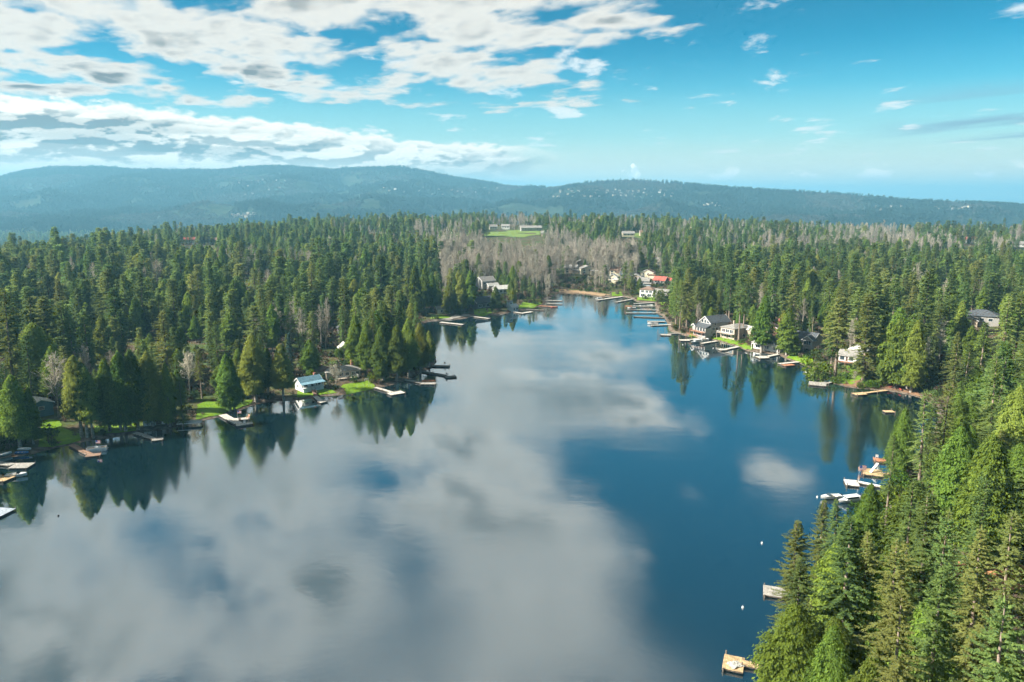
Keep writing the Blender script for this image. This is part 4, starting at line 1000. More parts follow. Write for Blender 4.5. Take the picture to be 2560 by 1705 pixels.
for label, mat, segs in [
    ('grey dock cut by the left edge of the view', 'grey', [(-45, 1152, 32, 1161, 2.4), (30, 1164, 78, 1163, 4.6)]),
    ('tan swim platform at the left edge under the covered boat', 'tan', [(-40, 1190, 24, 1197, 4.0)]),
    ('blue-grey dock corner lowest at the left edge', 'blue', [(-60, 1275, 20, 1281, 5.0)]),
    ('brown L-shaped dock beside the moored pontoon boat', 'brown', [(178, 1111, 226, 1136, 1.9), (214, 1139, 252, 1135, 2.6)]),
    ('grey T-shaped dock right of the pontoon boat', 'grey', [(337, 1081, 388, 1097, 1.9), (380, 1099, 408, 1096, 2.6)]),
    ('weathered dock piled with chairs and a flag', 'pale', [(556, 1036, 600, 1060, 2.8), (588, 1048, 624, 1045, 2.6), (590, 1063, 632, 1057, 2.4)]),
    ('small pale dock at the foot of the cottage ramp', 'pale', [(789, 990, 803, 1004, 2.0), (797, 1005, 816, 1001, 3.0)]),
    ('pale dock with square head beside the small goal lawn', 'pale', [(938, 968, 984, 981, 1.6), (972, 985, 1008, 979, 4.2)]),
    ('brown timber wharf along the point', 'brown', [(930, 966, 975, 952, 3.0)]),
    ('dark dock with a red bench off the point', 'grey', [(1012, 949, 1056, 957, 1.8), (1052, 958, 1090, 958, 3.4)]),
    ('long dark dock with stepped head off the point', 'dark', [(1045, 926, 1115, 938, 2.0), (1113, 942, 1140, 940, 3.2)]),
    ('small dark dock farthest back on the point', 'dark', [(1080, 914, 1124, 915, 3.0)]),
    ('pale long dock below the round far lawn', 'pale', [(1101, 805, 1158, 811, 2.8)]),
    ('pinkish dock below the bright far lawn', 'pale', [(1175, 790, 1224, 796, 2.2)]),
    ('pale floating dock in front of the blue boathouse', 'pale', [(1284, 779, 1306, 783, 2.0), (1303, 783, 1330, 779, 3.0)]),
    ('dark dock right of the blue boathouse', 'dark', [(1315, 773, 1360, 775, 2.6)]),
    ('orange-red dock with a red boat on the far left bank', 'red', [(1348, 764, 1392, 767, 2.6)]),
    ('thin grey dock above the orange-red one', 'grey', [(1367, 758, 1406, 760, 2.2)]),
    ('farthest grey dock of the left bank near the reeds', 'grey', [(1360, 750, 1406, 752, 2.6)]),
    ('long slanting dock at the end of the lake', 'pale', [(1556, 741, 1492, 750, 2.6)]),
    ('second slanting dock at the end of the lake', 'grey', [(1583, 747, 1540, 755, 2.4)]),
    ('topmost of the row of narrow docks on the right', 'grey', [(1635, 756, 1585, 759, 2.4)]),
    ('second narrow dock from the top of the right-hand row', 'pale', [(1640, 765, 1576, 765, 1.8)]),
    ('narrow dock with reddish shelter at its end', 'grey', [(1645, 775, 1567, 773, 2.0)]),
    ('longest narrow dock, fourth of the right-hand row', 'grey', [(1645, 782, 1565, 782, 2.2)]),
    ('dark narrow dock, fifth of the right-hand row', 'dark', [(1668, 794, 1584, 791, 2.6)]),
    ('short pale dock, sixth of the right-hand row', 'pale', [(1663, 803, 1619, 803, 2.2)]),
    ('pale dock with a covered white boat at its end', 'pale', [(1683, 811, 1628, 813, 2.0)]),
    ('dark square dock with mooring posts left of the grey gabled house', 'grey', [(1708, 833, 1670, 833, 1.8), (1678, 837, 1651, 836, 4.4)]),
    ('pale dock in front of the grey gabled house', 'pale', [(1760, 845, 1720, 849, 2.0), (1724, 850, 1699, 850, 4.0)]),
    ('pale dock beside the white cabin boat', 'pale', [(1792, 852, 1754, 858, 2.0)]),
    ('pale dock by the flagpole below the balcony house', 'pale', [(1846, 866, 1812, 873, 2.2), (1817, 873, 1798, 874, 3.6)]),
    ('pale square dock in front of the white lake house', 'pale', [(1946, 885, 1912, 892, 2.0), (1919, 892, 1893, 893, 5.0)]),
    ('pale dock with orange-brown float below the dark grey house', 'pale', [(1997, 904, 1948, 909, 2.2)]),
    ('orange-brown float tied to the pale dock below the dark grey house', 'red', [(1984, 911, 1958, 913, 3.0)]),
    ('short white dock behind the big green bush', 'white', [(2026, 942, 2018, 929, 2.2)]),
    ('wide grey dock below the pale-stemmed fir', 'grey', [(2076, 953, 2062, 957, 3.0), (2066, 961, 2022, 957, 6.5)]),
    ('long weathered dock left of the red kayak', 'tan', [(2217, 975, 2160, 982, 1.6), (2163, 983, 2135, 985, 3.4)]),
    ('small tan swim raft floating free in the bay', 'tan', [(2210, 1028, 2235, 1028, 2.6)]),
    ('orange-tan dock half hidden by the white-stemmed fir', 'red', [(2215, 1151, 2184, 1148, 3.6)]),
    ('tan swim float with white slide frame', 'tan', [(2245, 1184, 2205, 1184, 1.2), (2207, 1183, 2156, 1177, 5.8)]),
    ('pale grey dock with flag and gangway in front of the tan float', 'white', [(2234, 1222, 2142, 1203, 1.5), (2146, 1208, 2112, 1205, 4.6)]),
    ('grey dock corner peeking out left of the near wood', 'grey', [(1990, 1486, 1908, 1474, 4.2)]),
    ('tan wooden dock with square head at the bottom edge', 'tan', [(1985, 1682, 1852, 1655, 1.6), (1860, 1663, 1808, 1652, 4.4)]),
    ]:
    dock(label, segs, DK[mat], name='swim_raft' if 'swim' in label else 'dock')
# brown ramp of the cottage
a, b = ground_at(777, 968) + np.array([0, 0, 1.5]), at_z(790, 990, 0.7)
e = empty('ramp', (a[0], a[1], 0)); tag(e, 'brown wooden ramp from the cottage porch down to its dock', 'ramp')
rb = MB(); q = b - a; rb.bar((0, 0, a[2]), (q[0], q[1], b[2]), 1.5, 0.14); rb.build('walkway', DK['brown'], e)
rl = MB()
nn = np.array([-q[1], q[0], 0]) / np.hypot(q[0], q[1]) * 0.7
for s in (-1, 1):
    rl.bar((nn[0] * s, nn[1] * s, a[2] + .95), (q[0] + nn[0] * s, q[1] + nn[1] * s, b[2] + .95), .08)
    for t in np.linspace(0, 1, 6): c = q * t + nn * s; zz = a[2] * (1 - t) + b[2] * t; rl.bar((c[0], c[1], zz), (c[0], c[1], zz + .95), .07)
rl.build('railing', DK['brown'], e)

# ================================================================== boats
HULLW, HULLB, HULLR, HULLG, CANV, VINYL, ALU = (principled('white_hull', (0.72, 0.73, 0.72), .3, .05, 1), principled('blue_hull', (0.05, 0.17, 0.42), .35, .08, 1), principled('red_hull', (0.52, 0.09, 0.08), .4, .08, 1),
    principled('green_hull', (0.06, 0.20, 0.14), .4, .08, 1), principled('boat_cover', (0.60, 0.57, 0.50), .8, .1, 1.5), principled('seat_vinyl', (0.50, 0.42, 0.33), .6, .1, 2), principled('aluminium', (0.55, 0.56, 0.57), .35, .06, 2, 0, .6))
def hull(L, W, H, sheer=0.25, stern=0.85, n=12, keel=0.12):
    """open hull shell, bow towards +x"""
    V, Fc = [], []; m = 7
    for i in range(n + 1):
        t = i / n; x = -L / 2 + L * t
        wf = (stern + (1 - stern) * min(1, t / .35)) * (1 - max(0, (t - .45) / .55) ** 2.2); wf = max(wf, .02)
        zt = H * (1 + sheer * t * t); zb = H * 0.35 * max(0, (t - .6) / .4) ** 2
        for j in range(m):
            a = -1 + 2 * j / (m - 1)
            V.append((x, W / 2 * wf * math.copysign(abs(a) ** .75, a), zb + (zt - zb) * abs(a) ** 2.4))
    for i in range(n):
        for j in range(m - 1): b = i * m + j; Fc.append((b, b + m, b + m + 1, b + 1))
    Fc.append(tuple(range(m)))
    return V, Fc
def boat(kind, label, px, heading, L=5.5, mats=(HULLW, CANV), z=0.0, name=None, cat='boat', group=None, land=False):
    p = ground_at(*px) if land else at_z(px[0], px[1], 0.0)
    e = empty(name or {'pontoon': 'pontoon_boat', 'motor': 'motor_boat', 'row': 'rowing_boat', 'kayak': 'kayak', 'cabin': 'cabin_boat'}[kind], (p[0], p[1], p[2] + z), R(heading)); tag(e, label, cat, group)
    hm, cm = mats
    if kind == 'pontoon':
        for s in (-1, 1): MB().tube([(-L / 2, s * .85, .1), (L / 2 - .8, s * .85, .1), (L / 2, s * .85, .3)], [.32, .32, .08], 10).build('pontoon', ALU, e)
        MB().box(-L / 2, L / 2 - .3, -1.25, 1.25, .42, .52).build('deck', cm, e)
        f = MB()
        for s in (-1, 1): f.box(-L / 2 + .1, L / 2 - .5, s * 1.22 - .03, s * 1.22 + .03, .55, 1.15)
        f.box(-L / 2 + .1, -L / 2 + .16, -1.18, 1.18, .55, 1.15); f.box(L / 2 - .56, L / 2 - .5, -1.18, -.4, .55, 1.15); f.box(L / 2 - .56, L / 2 - .5, .4, 1.18, .55, 1.15); f.build('fence', hm, e)
        s_ = MB(); s_.box(-L / 2 + .2, -L / 2 + 2, -1.15, -.5, .52, .95); s_.box(-L / 2 + .2, -L / 2 + 2, .5, 1.15, .52, .95); s_.box(L / 2 - 2.2, L / 2 - .7, .5, 1.15, .52, .95); s_.build('seat', VINYL, e)
        MB().box(-.3, .35, -1.1, -.45, .52, 1.45).build('console', hm, e)
        MB().box(-L / 2 - .55, -L / 2 - .05, -.2, .2, .1, 1.05).build('outboard_motor', FLOATM, e)
        return e
    if kind == 'kayak':
        V, Fc = hull(L, .75, .3, .2, .25, 12); mb = MB(); mb.poly(V, Fc); mb.poly([(v[0], v[1], v[2] + .02) for v in V if True][:0] or [(0, 0, 0)], []); mb.build('hull', hm, e)
        dk = MB(); n = 12; P = []
        for i in range(n + 1): P += [V[i * 7], (V[i * 7][0], 0, V[i * 7][2] + .12), V[i * 7 + 6]]
        dk.poly(P, [(i * 3 + k, i * 3 + k + 1, i * 3 + k + 4, i * 3 + k + 3) for i in range(n) for k in (0, 1) if i not in (5, 6)]); dk.build('deck', hm, e)
        MB().box(-.35, .1, -.22, .22, .1, .32).build('seat', FLOATM, e)
        return e
    if kind == 'row':
        V, Fc = hull(L, 1.45, .55, .25, .8); MB().poly(V, Fc).build('hull', hm, e)
        for x in (-L * .28, 0.0, L * .2): MB().box(x - .14, x + .14, -.52, .52, .36, .41).build('thwart', cm, e)
        return e
    V, Fc = hull(L, 2.1, .95, .22, .9); MB().poly(V, Fc).build('hull', hm, e)
    n = 12; P = []
    for i in range(n + 1): P += [V[i * 7], (V[i * 7][0], 0, V[i * 7][2] + (.06 if kind == 'cabin' else .02)), V[i * 7 + 6]]
    MB().poly(P, [(i * 3 + k, i * 3 + k + 1, i * 3 + k + 4, i * 3 + k + 3) for i in range(7, n) for k in (0, 1)]).build('foredeck', hm, e)
    MB().box(-L / 2 + .1, L * .12, -.75, .75, .3, .36).build('floor', cm, e)
    if kind == 'cabin':
        c = MB(); c.box(-L * .32, L * .2, -.85, .85, .9, 1.25); c.build('cabin', hm, e)
        w = MB(); w.box(-L * .30, L * .17, -.80, .80, 1.25, 1.75); w.build('cabin_window', GLASS, e)
        r_ = MB(); r_.box(-L * .36, L * .21, -.95, .95, 1.75, 1.85); r_.build('cabin_roof', hm, e)
    else:
        w = MB(); w.poly([(L * .14, -.85, 1.0), (L * .14, .85, 1.0), (L * .04, .75, 1.5), (L * .04, -.75, 1.5), (L * .145, -.85, 1.03), (L * .145, .85, 1.03), (L * .045, .75, 1.53), (L * .045, -.75, 1.53)], [(0, 1, 2, 3), (7, 6, 5, 4), (0, 4, 5, 1), (2, 6, 7, 3)]); w.build('windshield', GLASS, e)
        for s in (-1, 1): MB().box(-L * .12, L * .0, s * .45 - .25, s * .45 + .25, .4, 1.05).build('seat', cm, e)
        MB().box(-L * .46, -L * .3, -.75, .75, .4, .95).build('rear_bench', cm, e)
    MB().box(-L / 2 - .4, -L / 2 - .02, -.18, .18, .1, 1.15).build('outboard_motor', FLOATM, e)
    return e
boat('pontoon', 'white pontoon boat moored at the brown L-shaped dock', (244, 1126), 18, 6.2, (HULLW, ALU))
boat('motor', 'white motor boat under cover at the left edge platform', (42, 1192), 12, 5.6, (HULLW, CANV))
boat('row', 'small white rowing boat lying on the left shore', (14, 1138), 55, 3.6, (HULLW, CANV), .1, land=True)
boat('row', 'blue rowing boat drawn up beside the large lawn', (55, 1135), 8, 4.0, (HULLB, CANV), .15, land=True)
boat('row', 'upper white dinghy next to the blue rowing boat', (62, 1126), 5, 4.0, (HULLW, CANV), .15, land=True, name='dinghy')
boat('cabin', 'white cabin boat at the dock below the balcony house', (1742, 857), 205, 8.0, (HULLW, CANV))
boat('pontoon', 'pale pontoon boat behind the white cabin boat', (1757, 852), 200, 6.5, (HULLW, CANV))
boat('motor', 'white boat at the narrow dock with shelter', (1579, 772), 180, 6.0, (HULLW, CANV))
boat('motor', 'white covered boat at the pale dock of the right-hand row', (1632, 811), 170, 6.5, (HULLW, CANV))
boat('cabin', 'white boat beside the slanting dock at the lake end', (1497, 749), 200, 6.5, (HULLW, CANV))
boat('row', 'red boat tied at the orange-red dock', (1386, 769), 10, 5.0, (HULLR, CANV))
boat('cabin', 'larger white boat half hidden behind the near wood', (2124, 1256), 195, 7.4, (HULLW, CANV))
boat('motor', 'smaller white boat left of the larger one behind the near wood', (2076, 1247), 190, 5.8, (HULLW, CANV))
boat('motor', 'white boat with red stripe near the tan swim float', (2246, 1180), 170, 5.0, (HULLR, HULLW))
boat('kayak', 'red kayak standing on the brown beach', (2249, 974), 80, 4.2, (HULLR, CANV), .25, land=True)
boat('kayak', 'pink kayak lying left of the red one on the beach', (2229, 969), 25, 3.6, (HULLR, CANV), .25, land=True)
boat('kayak', 'white kayak lying across behind the red one', (2243, 966), -6, 3.4, (HULLW, CANV), .3, land=True)
boat('kayak', 'orange kayak on the lawn of the balcony house', (1852, 862), 20, 4.0, (DK['red'], CANV), .25, land=True)
boat('row', 'turquoise boat at the wide grey dock', (2074, 956), 5, 4.2, (principled('turquoise_hull', (0.05, 0.35, 0.45), .4, .05, 1), HULLW), .15)
for k, (u, v, lab) in enumerate([(1707, 862, 'white buoy left of the white cabin boat'), (1783, 871, 'white buoy below the pale cabin boat dock'), (1763, 884, 'lowest white buoy off the balcony house'), (2043, 1243, 'white buoy left of the white boats'), (1905, 1358, 'white buoy out in the blue water near the wood'), (1857, 1519, 'small white buoy in the blue water above the tan dock'), (146, 1290, 'dark buoy in the calm water at lower left')]):
    p = at_z(u, v, 0); e = empty('buoy', p); tag(e, lab, 'buoy', 'mooring buoys')
    m = HULLW if k < 6 else FLOATM
    MB().tube([(0, 0, -.25), (0, 0, -.1), (0, 0, .1), (0, 0, .28), (0, 0, .36)], [.09, .2, .25, .17, .05], 10).build('float', m, e)
    MB().tube([(0, 0, .34), (0, 0, .62)], .03, 6).build('ring_post', ALU, e)
# flags
FR, FW, FB = principled('flag_red', (0.50, 0.06, 0.07), .8, .05, 3), principled('flag_white', (0.75, 0.75, 0.74), .8, .03, 3), principled('flag_blue', (0.05, 0.08, 0.30), .8, .05, 3)
def flag(label, px, h, s=1.0, z=0.55, land=False):
    p = ground_at(*px) if land else at_z(px[0], px[1], z); e = empty('flagpole', p); tag(e, label, 'flag')
    MB().tube([(0, 0, 0), (0, 0, h)], [.05, .03], 7).build('pole', ALU, e)
    fl = MB()
    for i in range(13):
        zz = h - .15 - (i + 1) * .075 * s; fl.box(.05 + (.6 * s if i < 7 else 0), 1.5 * s, -.012, .012, zz, zz + .075 * s, i % 2)
    fl.box(.05, .6 * s + .05, -.014, .014, h - .15 - 7 * .075 * s, h - .15, 2); fl.build('flag', [FR, FW, FB], e)
flag('striped flag on the moored pontoon boat', (241, 1124), 3.2, 1.0)
flag('striped flag standing on the cluttered dock', (594, 1046), 3.0, 1.0)
flag('striped flag on the pale grey dock by the tan swim float', (2146, 1202), 4.6, 1.3)
flag('tall white flagpole on the lawn below the balcony house', (1804, 866), 9.5, 0.7, land=False)
# dock furniture
CH = principled('plastic_chair', (0.55, 0.30, 0.20), .6, .1, 2); CHW = principled('white_chair', (0.68, 0.68, 0.66), .6, .05, 2)
def chair(label, px, rot, m, z=0.56, group='chairs on the docks'):
    p = at_z(px[0], px[1], z); e = empty('deck_chair', p, R(rot)); tag(e, label, 'chair', group); e.scale = (1.25,) * 3
    MB().box(-.3, .3, -.28, .28, .36, .42).build('seat', m, e)
    b = MB()
    for i in range(4): b.poly([(-.3 + i * .155, .27, .42), (-.3 + i * .155 + .13, .27, .42), (-.3 + i * .155 + .13, .5, 1.05), (-.3 + i * .155, .5, 1.05), (-.3 + i * .155, .31, .42), (-.3 + i * .155 + .13, .31, .42), (-.3 + i * .155 + .13, .54, 1.05), (-.3 + i * .155, .54, 1.05)], [(0, 1, 2, 3), (7, 6, 5, 4), (0, 4, 5, 1), (1, 5, 6, 2), (2, 6, 7, 3), (3, 7, 4, 0)])
    b.build('backrest', m, e)
    for x in (-.27, .27):
        for y in (-.25, .25): MB().box(x - .03, x + .03, y - .03, y + .03, 0, .36).build('leg', m, e)
        MB().box(x - .06, x + .06, -.3, .3, .56, .6).build('armrest', m, e)
chair('orange chair on the cluttered dock, nearest the flag', (600, 1053), 30, CH); chair('white chair at the outer end of the cluttered dock', (611, 1060), 10, CHW); chair('orange chair on the outer float of the cluttered dock', (620, 1046), -30, CH)
chair('left chair on the tan swim float', (2151, 1178), 120, CH); chair('right chair on the tan swim float', (2158, 1172), 160, CH); chair('chair on the orange-tan dock behind the fir', (2192, 1145), 150, CHW)
chair('left chair on the long dark dock head', (1118, 938), 150, FASC); chair('right chair on the small dark dock', (1112, 911), 180, FASC)
p = at_z(1072, 955, .56); e = empty('bench', p, R(5)); tag(e, 'red railing bench on the dark dock off the point', 'bench')
MB().box(-3, 3, -.25, .25, .42, .5).build('seat', DK['red'], e); b = MB(); b.box(-3, 3, .27, .33, .75, .9)
for x in np.linspace(-2.9, 2.9, 7): b.box(x - .04, x + .04, .27, .33, 0, .75)
b.build('backrest', DK['red'], e)
for x in (-2.6, 0, 2.6): MB().box(x - .05, x + .05, -.22, .22, 0, .42).build('leg', DK['red'], e)
p = at_z(2189, 1178, .56); e = empty('water_slide', p, R(30)); tag(e, 'white A-shaped slide frame on the tan swim float', 'slide')
MB().poly([(-2.4, -.35, .1), (-2.4, .35, .1), (.6, .35, 2.3), (.6, -.35, 2.3), (-2.4, -.35, .2), (-2.4, .35, .2), (.6, .35, 2.4), (.6, -.35, 2.4)], [(0, 1, 2, 3), (7, 6, 5, 4), (0, 4, 5, 1), (1, 5, 6, 2), (2, 6, 7, 3), (3, 7, 4, 0)]).build('chute', HULLW, e)
l = MB(); [l.bar((1.3, s * .35, 0), (.6, s * .35, 2.4), .09) for s in (-1, 1)]; [l.bar((1.3 - .14 * k, -.35, .45 * k), (1.3 - .14 * k, .35, .45 * k), .06) for k in range(1, 5)]; l.build('ladder', HULLW, e)
p = at_z(1838, 1662, .57); e = empty('folded_tarp', p, R(20)); tag(e, 'crumpled grey tarp lying on the tan near dock', 'tarp')
g = G_(91); n = 9; P = [(i * .3 - 1.2 + g.normal(0, .05), j * .22 - .9 + g.normal(0, .05), max(.02, .18 * g.random() + .14 * math.cos(i * .6 - 2) )) for i in range(n) for j in range(n)]
MB().poly(P, [(i * n + j, (i + 1) * n + j, (i + 1) * n + j + 1, i * n + j + 1) for i in range(n - 1) for j in range(n - 1)]).build('cloth', plank_mat('grey_tarp', (0.42, 0.42, 0.38)), e)
# reddish shelter on one narrow dock
p = at_z(1571, 773, .56); e = empty('dock_shelter', p, 0); tag(e, 'reddish open shelter at the end of a narrow dock', 'shelter')
MB().box(-2.4, 2.4, -1.6, 1.6, 2.1, 2.3).build('roof', DK['red'], e)
for x in (-2.2, 2.2):
    for y in (-1.4, 1.4): MB().box(x - .1, x + .1, y - .1, y + .1, 0, 2.1).build('post', DK['red'], e)
# boat shelter low at the water, left bank
p = at_z(475, 1063, 0.0); e = empty('boat_shelter', p, R(14)); tag(e, 'low white-edged boat shelter over the water by the conical spruce', 'shelter')
MB().box(-4.0, 4.0, -1.7, 1.7, 1.15, 1.3).build('roof', paint('shelter_roof', (0.30, 0.36, 0.36)), e); fb = MB(); fb.box(-4.05, 4.05, -1.76, -1.7, 1.05, 1.35); fb.build('roof_edge', TRIM, e)
for x in (-3.8, 0, 3.8):
    for y in (-1.5, 1.5): MB().box(x - .09, x + .09, y - .09, y + .09, -1.5, 1.15).build('post', PILE, e)
# football goal on the lawn
p = ground_at(921, 968); e = empty('goal_frame', p, R(10)); tag(e, 'white goal frame on the small bright lawn of the point', 'goal')
MB().bar((-1.5, 0, 0), (-1.5, 0, 3.6), .12).build('upright', TRIM, e); MB().bar((.2, 0, 0), (.2, 0, 3.6), .12).build('upright', TRIM, e); MB().bar((-1.55, 0, 3.6), (.25, 0, 3.6), .12).build('crossbar', TRIM, e)
# mooring posts of the dark square dock
for k, (u, v, h) in enumerate([(1644, 837, 3.6), (1647, 836, 3.8), (1662, 834, 3.6), (1649, 842, 1.8)]):
    p = at_z(u, v, 0); o = MB().tube([(0, 0, -2), (0, 0, h)], [.14, .11], 8).build('mooring_post', PILE); o.location = p; tag(o, f'thin dark mooring post at the square dock left of the grey house, {("leftmost", "second", "rightmost", "shortest")[k]} one', 'post', 'mooring posts at the square dock')
# hedges
def hedge(label, a, b, h, w, mat=None):
    A, B = ground_at(*a), ground_at(*b); L = np.linalg.norm(B - A); g = G_(int(a[0])); n = int(L * h * 60)
    P = np.stack([g.uniform(-.5, .5, n) * w, g.uniform(0, L, n), g.uniform(0.0, h, n)], 1)
    f = g.integers(0, 3, n); P[:, 0] = np.where(f == 0, np.sign(P[:, 0]) * w / 2, P[:, 0]); P[:, 2] = np.where(f == 1, h, P[:, 2]); P += g.normal(0, .06, P.shape)
    dr = unit(g.normal(0, 1, (n, 3))); wv = unit(np.cross(dr, g.normal(0, 1, (n, 3))))
    V, ix, sp = kite_mesh('', P, P + dr * .35, wv * .12, np.zeros((n, 3)), g.random(n), None)
    o = link(bpy.data.objects.new('hedge', mesh_np('hedge', V, np.full(n, 4), ix, [mat or M_FIR], attrs={'spray': sp}))); o.location = A
    o.rotation_euler = (0, 0, math.atan2(B[1] - A[1], B[0] - A[0]) - math.pi / 2); tag(o, label, 'hedge')
hedge('clipped dark hedge below the big grey house', (1762, 845), (1788, 841), 2.6, 1.6); hedge('dark hedge behind the lawn of the balcony house', (1846, 862), (1868, 852), 2.2, 1.4)
hedge('dark hedge between the two cottage lawns', (846, 984), (862, 978), 1.6, 2.2, M_BRUSH); hedge('long hedge along the far lawn near the blue boathouse', (1298, 756), (1352, 757), 2.2, 1.6)

# ------------------------------------------------------------------ places kept open: photo rectangles (u0, v0, u1, v1, foot v) that nearer trees may not cover
KEEP = [(88, 1062, 205, 1110), (230, 1060, 345, 1085), (490, 990, 560, 1050), (740, 940, 800, 990), (800, 960, 940, 985), (800, 925, 890, 958), (845, 855, 880, 885),
    (80, 998, 108, 1030), (368, 1030, 405, 1058), (1074, 786, 1130, 800), (1184, 768, 1232, 790), (1195, 690, 1225, 720), (1185, 735, 1216, 768), (1240, 712, 1272, 735), (1272, 752, 1292, 775),
    (1292, 750, 1360, 772), (1527, 728, 1560, 742), (1590, 742, 1640, 756), (1608, 722, 1640, 742), (1638, 692, 1672, 706), (1610, 676, 1632, 692), (1644, 720, 1668, 740),
    (1736, 790, 1800, 845), (1795, 805, 1870, 850), (1905, 810, 1945, 840), (1888, 850, 1950, 885), (1995, 845, 2040, 878), (1965, 878, 2035, 912), (1765, 838, 1870, 868),
    (2100, 910, 2150, 960), (2425, 770, 2470, 800), (1211, 577, 1357, 592), (1310, 562, 1345, 577), (1555, 586, 1600, 594),
    (1395, 640, 1480, 690), (1525, 675, 1550, 705), (2410, 595, 2440, 612), (2535, 605, 2560, 622), (460, 596, 545, 612), (2495, 1298, 2530, 1318), (2380, 1415, 2560, 1470)]
KEEP = np.array(KEEP, float)
def covers_open(u, vt, vb, hw):
    """does a tree silhouette hide one of the open places that lie behind it?"""
    bad = np.zeros(len(u), bool)
    for u0, v0, u1, v1 in KEEP:
        bad |= (vb > v1 + 1) & (vt < v1 - 2) & (u + hw * 0.75 > u0) & (u - hw * 0.75 < u1)
    return bad
# ------------------------------------------------------------------ trees the photograph singles out
TREES = []          # (x, y, z) of placed trees, to keep the rest of the wood off them
def tree_px(kind, base, top, width=1.0, **k):
    """foot pixel and tip pixel give place and height"""
    p = ground_at(*base)
    d = ray(*top); t = p[1] / d[1]; h = CAM_Z + d[2] * t - p[2]
    h = float(np.clip(h, 4, 46)); TREES.append((p[0], p[1], h))
    return plant(kind, p, h, width, **k)
def tree_tip(kind, tip, height, width=1.0, **k):
    """tip pixel and usual height give the place of a tree whose foot is hidden"""
    z = 6.0
    for _ in range(14):
        p = at_z(tip[0], tip[1], z + height); z = 0.5 * z + 0.5 * max(0.8, float(terrain(p[0], p[1])))
    TREES.append((p[0], p[1], height))
    return plant(kind, (p[0], p[1], float(terrain(p[0], p[1]))), height, width, **k)
GL, GR = 'trees along the left shore', 'trees along the right shore'
for kind, base, top, w, label in [
    ('cedar', (50, 1117), (54, 934), 1.1, 'leaning dark cedar by the blue rowing boat at the left edge'),
    ('cedar', (12, 1113), (14, 960), 1.0, 'cedar at the very left edge above the white boat on shore'),
    ('cedar', (84, 1110), (88, 965), 0.8, 'slim cedar between the blue rowing boat and the large lawn'),
    ('fir', (30, 1098), (20, 905), 1.0, 'tall fir behind the leaning cedar at the left edge'),
    ('cedar', (205, 1091), (164, 886), 1.0, 'cedar with bare grey stem at the right end of the large lawn'),
    ('cedar', (218, 1093), (226, 903), 0.95, 'middle one of three cedars with pale stems beside the brown L-shaped dock'),
    ('cedar', (233, 1095), (250, 915), 0.9, 'right one of three cedars with pale stems beside the brown L-shaped dock'),
    ('cedar', (275, 1079), (291, 896), 1.05, 'cedar over the narrow lawn strip, straight above the moored pontoon boat'),
    ('cedar', (302, 1075), (331, 888), 0.95, 'first of two close cedars on the narrow lawn strip'),
    ('cedar', (314, 1077), (358, 876), 0.95, 'second of two close cedars on the narrow lawn strip'),
    ('cedar', (345, 1073), (396, 871), 1.0, 'tall cedar at the shore end of the grey T-shaped dock'),
    ('cedar', (383, 1064), (425, 876), 1.0, 'dark cedar in front of the half-hidden white garage'),
    ('cedar', (425, 1066), (440, 905), 0.8, 'cedar between the white garage and the brown conical spruce'),
    ('fir', (458, 1064), (467, 934), 1.35, 'short conical brownish spruce at the water beside the boat shelter'),
    ('cedar', (575, 1029), (568, 884), 1.15, 'sunlit bright green cedar standing free above the cluttered dock'),
    ('cedar', (586, 1026), (590, 893), 0.9, 'darker twin of the free-standing cedar above the cluttered dock'),
    ('cedar', (640, 1004), (633, 832), 1.05, 'tall cedar at the water, right of the free-standing pair'),
    ('cedar', (709, 1002), (692, 859), 1.15, 'broad cedar with a pale dead stem, left of the white cottage'),
    ('cedar', (672, 996), (668, 868), 0.9, 'cedar tucked between the tall cedar and the one with dead stem'),
    ('blue_spruce', (727, 946), (719, 831), 1.1, 'blue-green spruce in the wood behind the white cottage'),
    ('cedar', (777, 944), (774, 848), 1.5, 'broad cedar right behind the white cottage with blue roof'),
    ('cedar', (892, 930), (892, 786), 1.0, 'sunlit pointed cedar at the left end of the point'),
    ('cedar', (917, 936), (912, 798), 0.9, 'second cedar of the clump on the point'),
    ('fir', (935, 938), (935, 775), 0.9, 'tall fir in the middle of the clump on the point'),
    ('cedar', (958, 950), (961, 810), 1.1, 'bright edged cedar above the football goal on the point'),
    ('cedar', (992, 952), (997, 811), 1.15, 'large dark cedar at the water on the point'),
    ('cedar', (1022, 944), (1020, 795), 1.0, 'cedar behind the dock with the red bench'),
    ('cedar', (1051, 932), (1050, 806), 1.05, 'cedar at the root of the long dark dock on the point'),
    ('cedar', (1074, 917), (1076, 825), 0.95, 'last small cedar at the tip of the point'),
    ('fir', (1000, 905), (985, 742), 0.9, 'fir rising behind the point'),
    ('fir', (955, 905), (948, 748), 0.95, 'fir rising behind the left half of the point'),
    ('fir', (1040, 885), (1040, 752), 0.9, 'fir at the back of the point beside the far bay'),
    ]:
    tree_px(kind, base, top, w, label=label, group=GL)
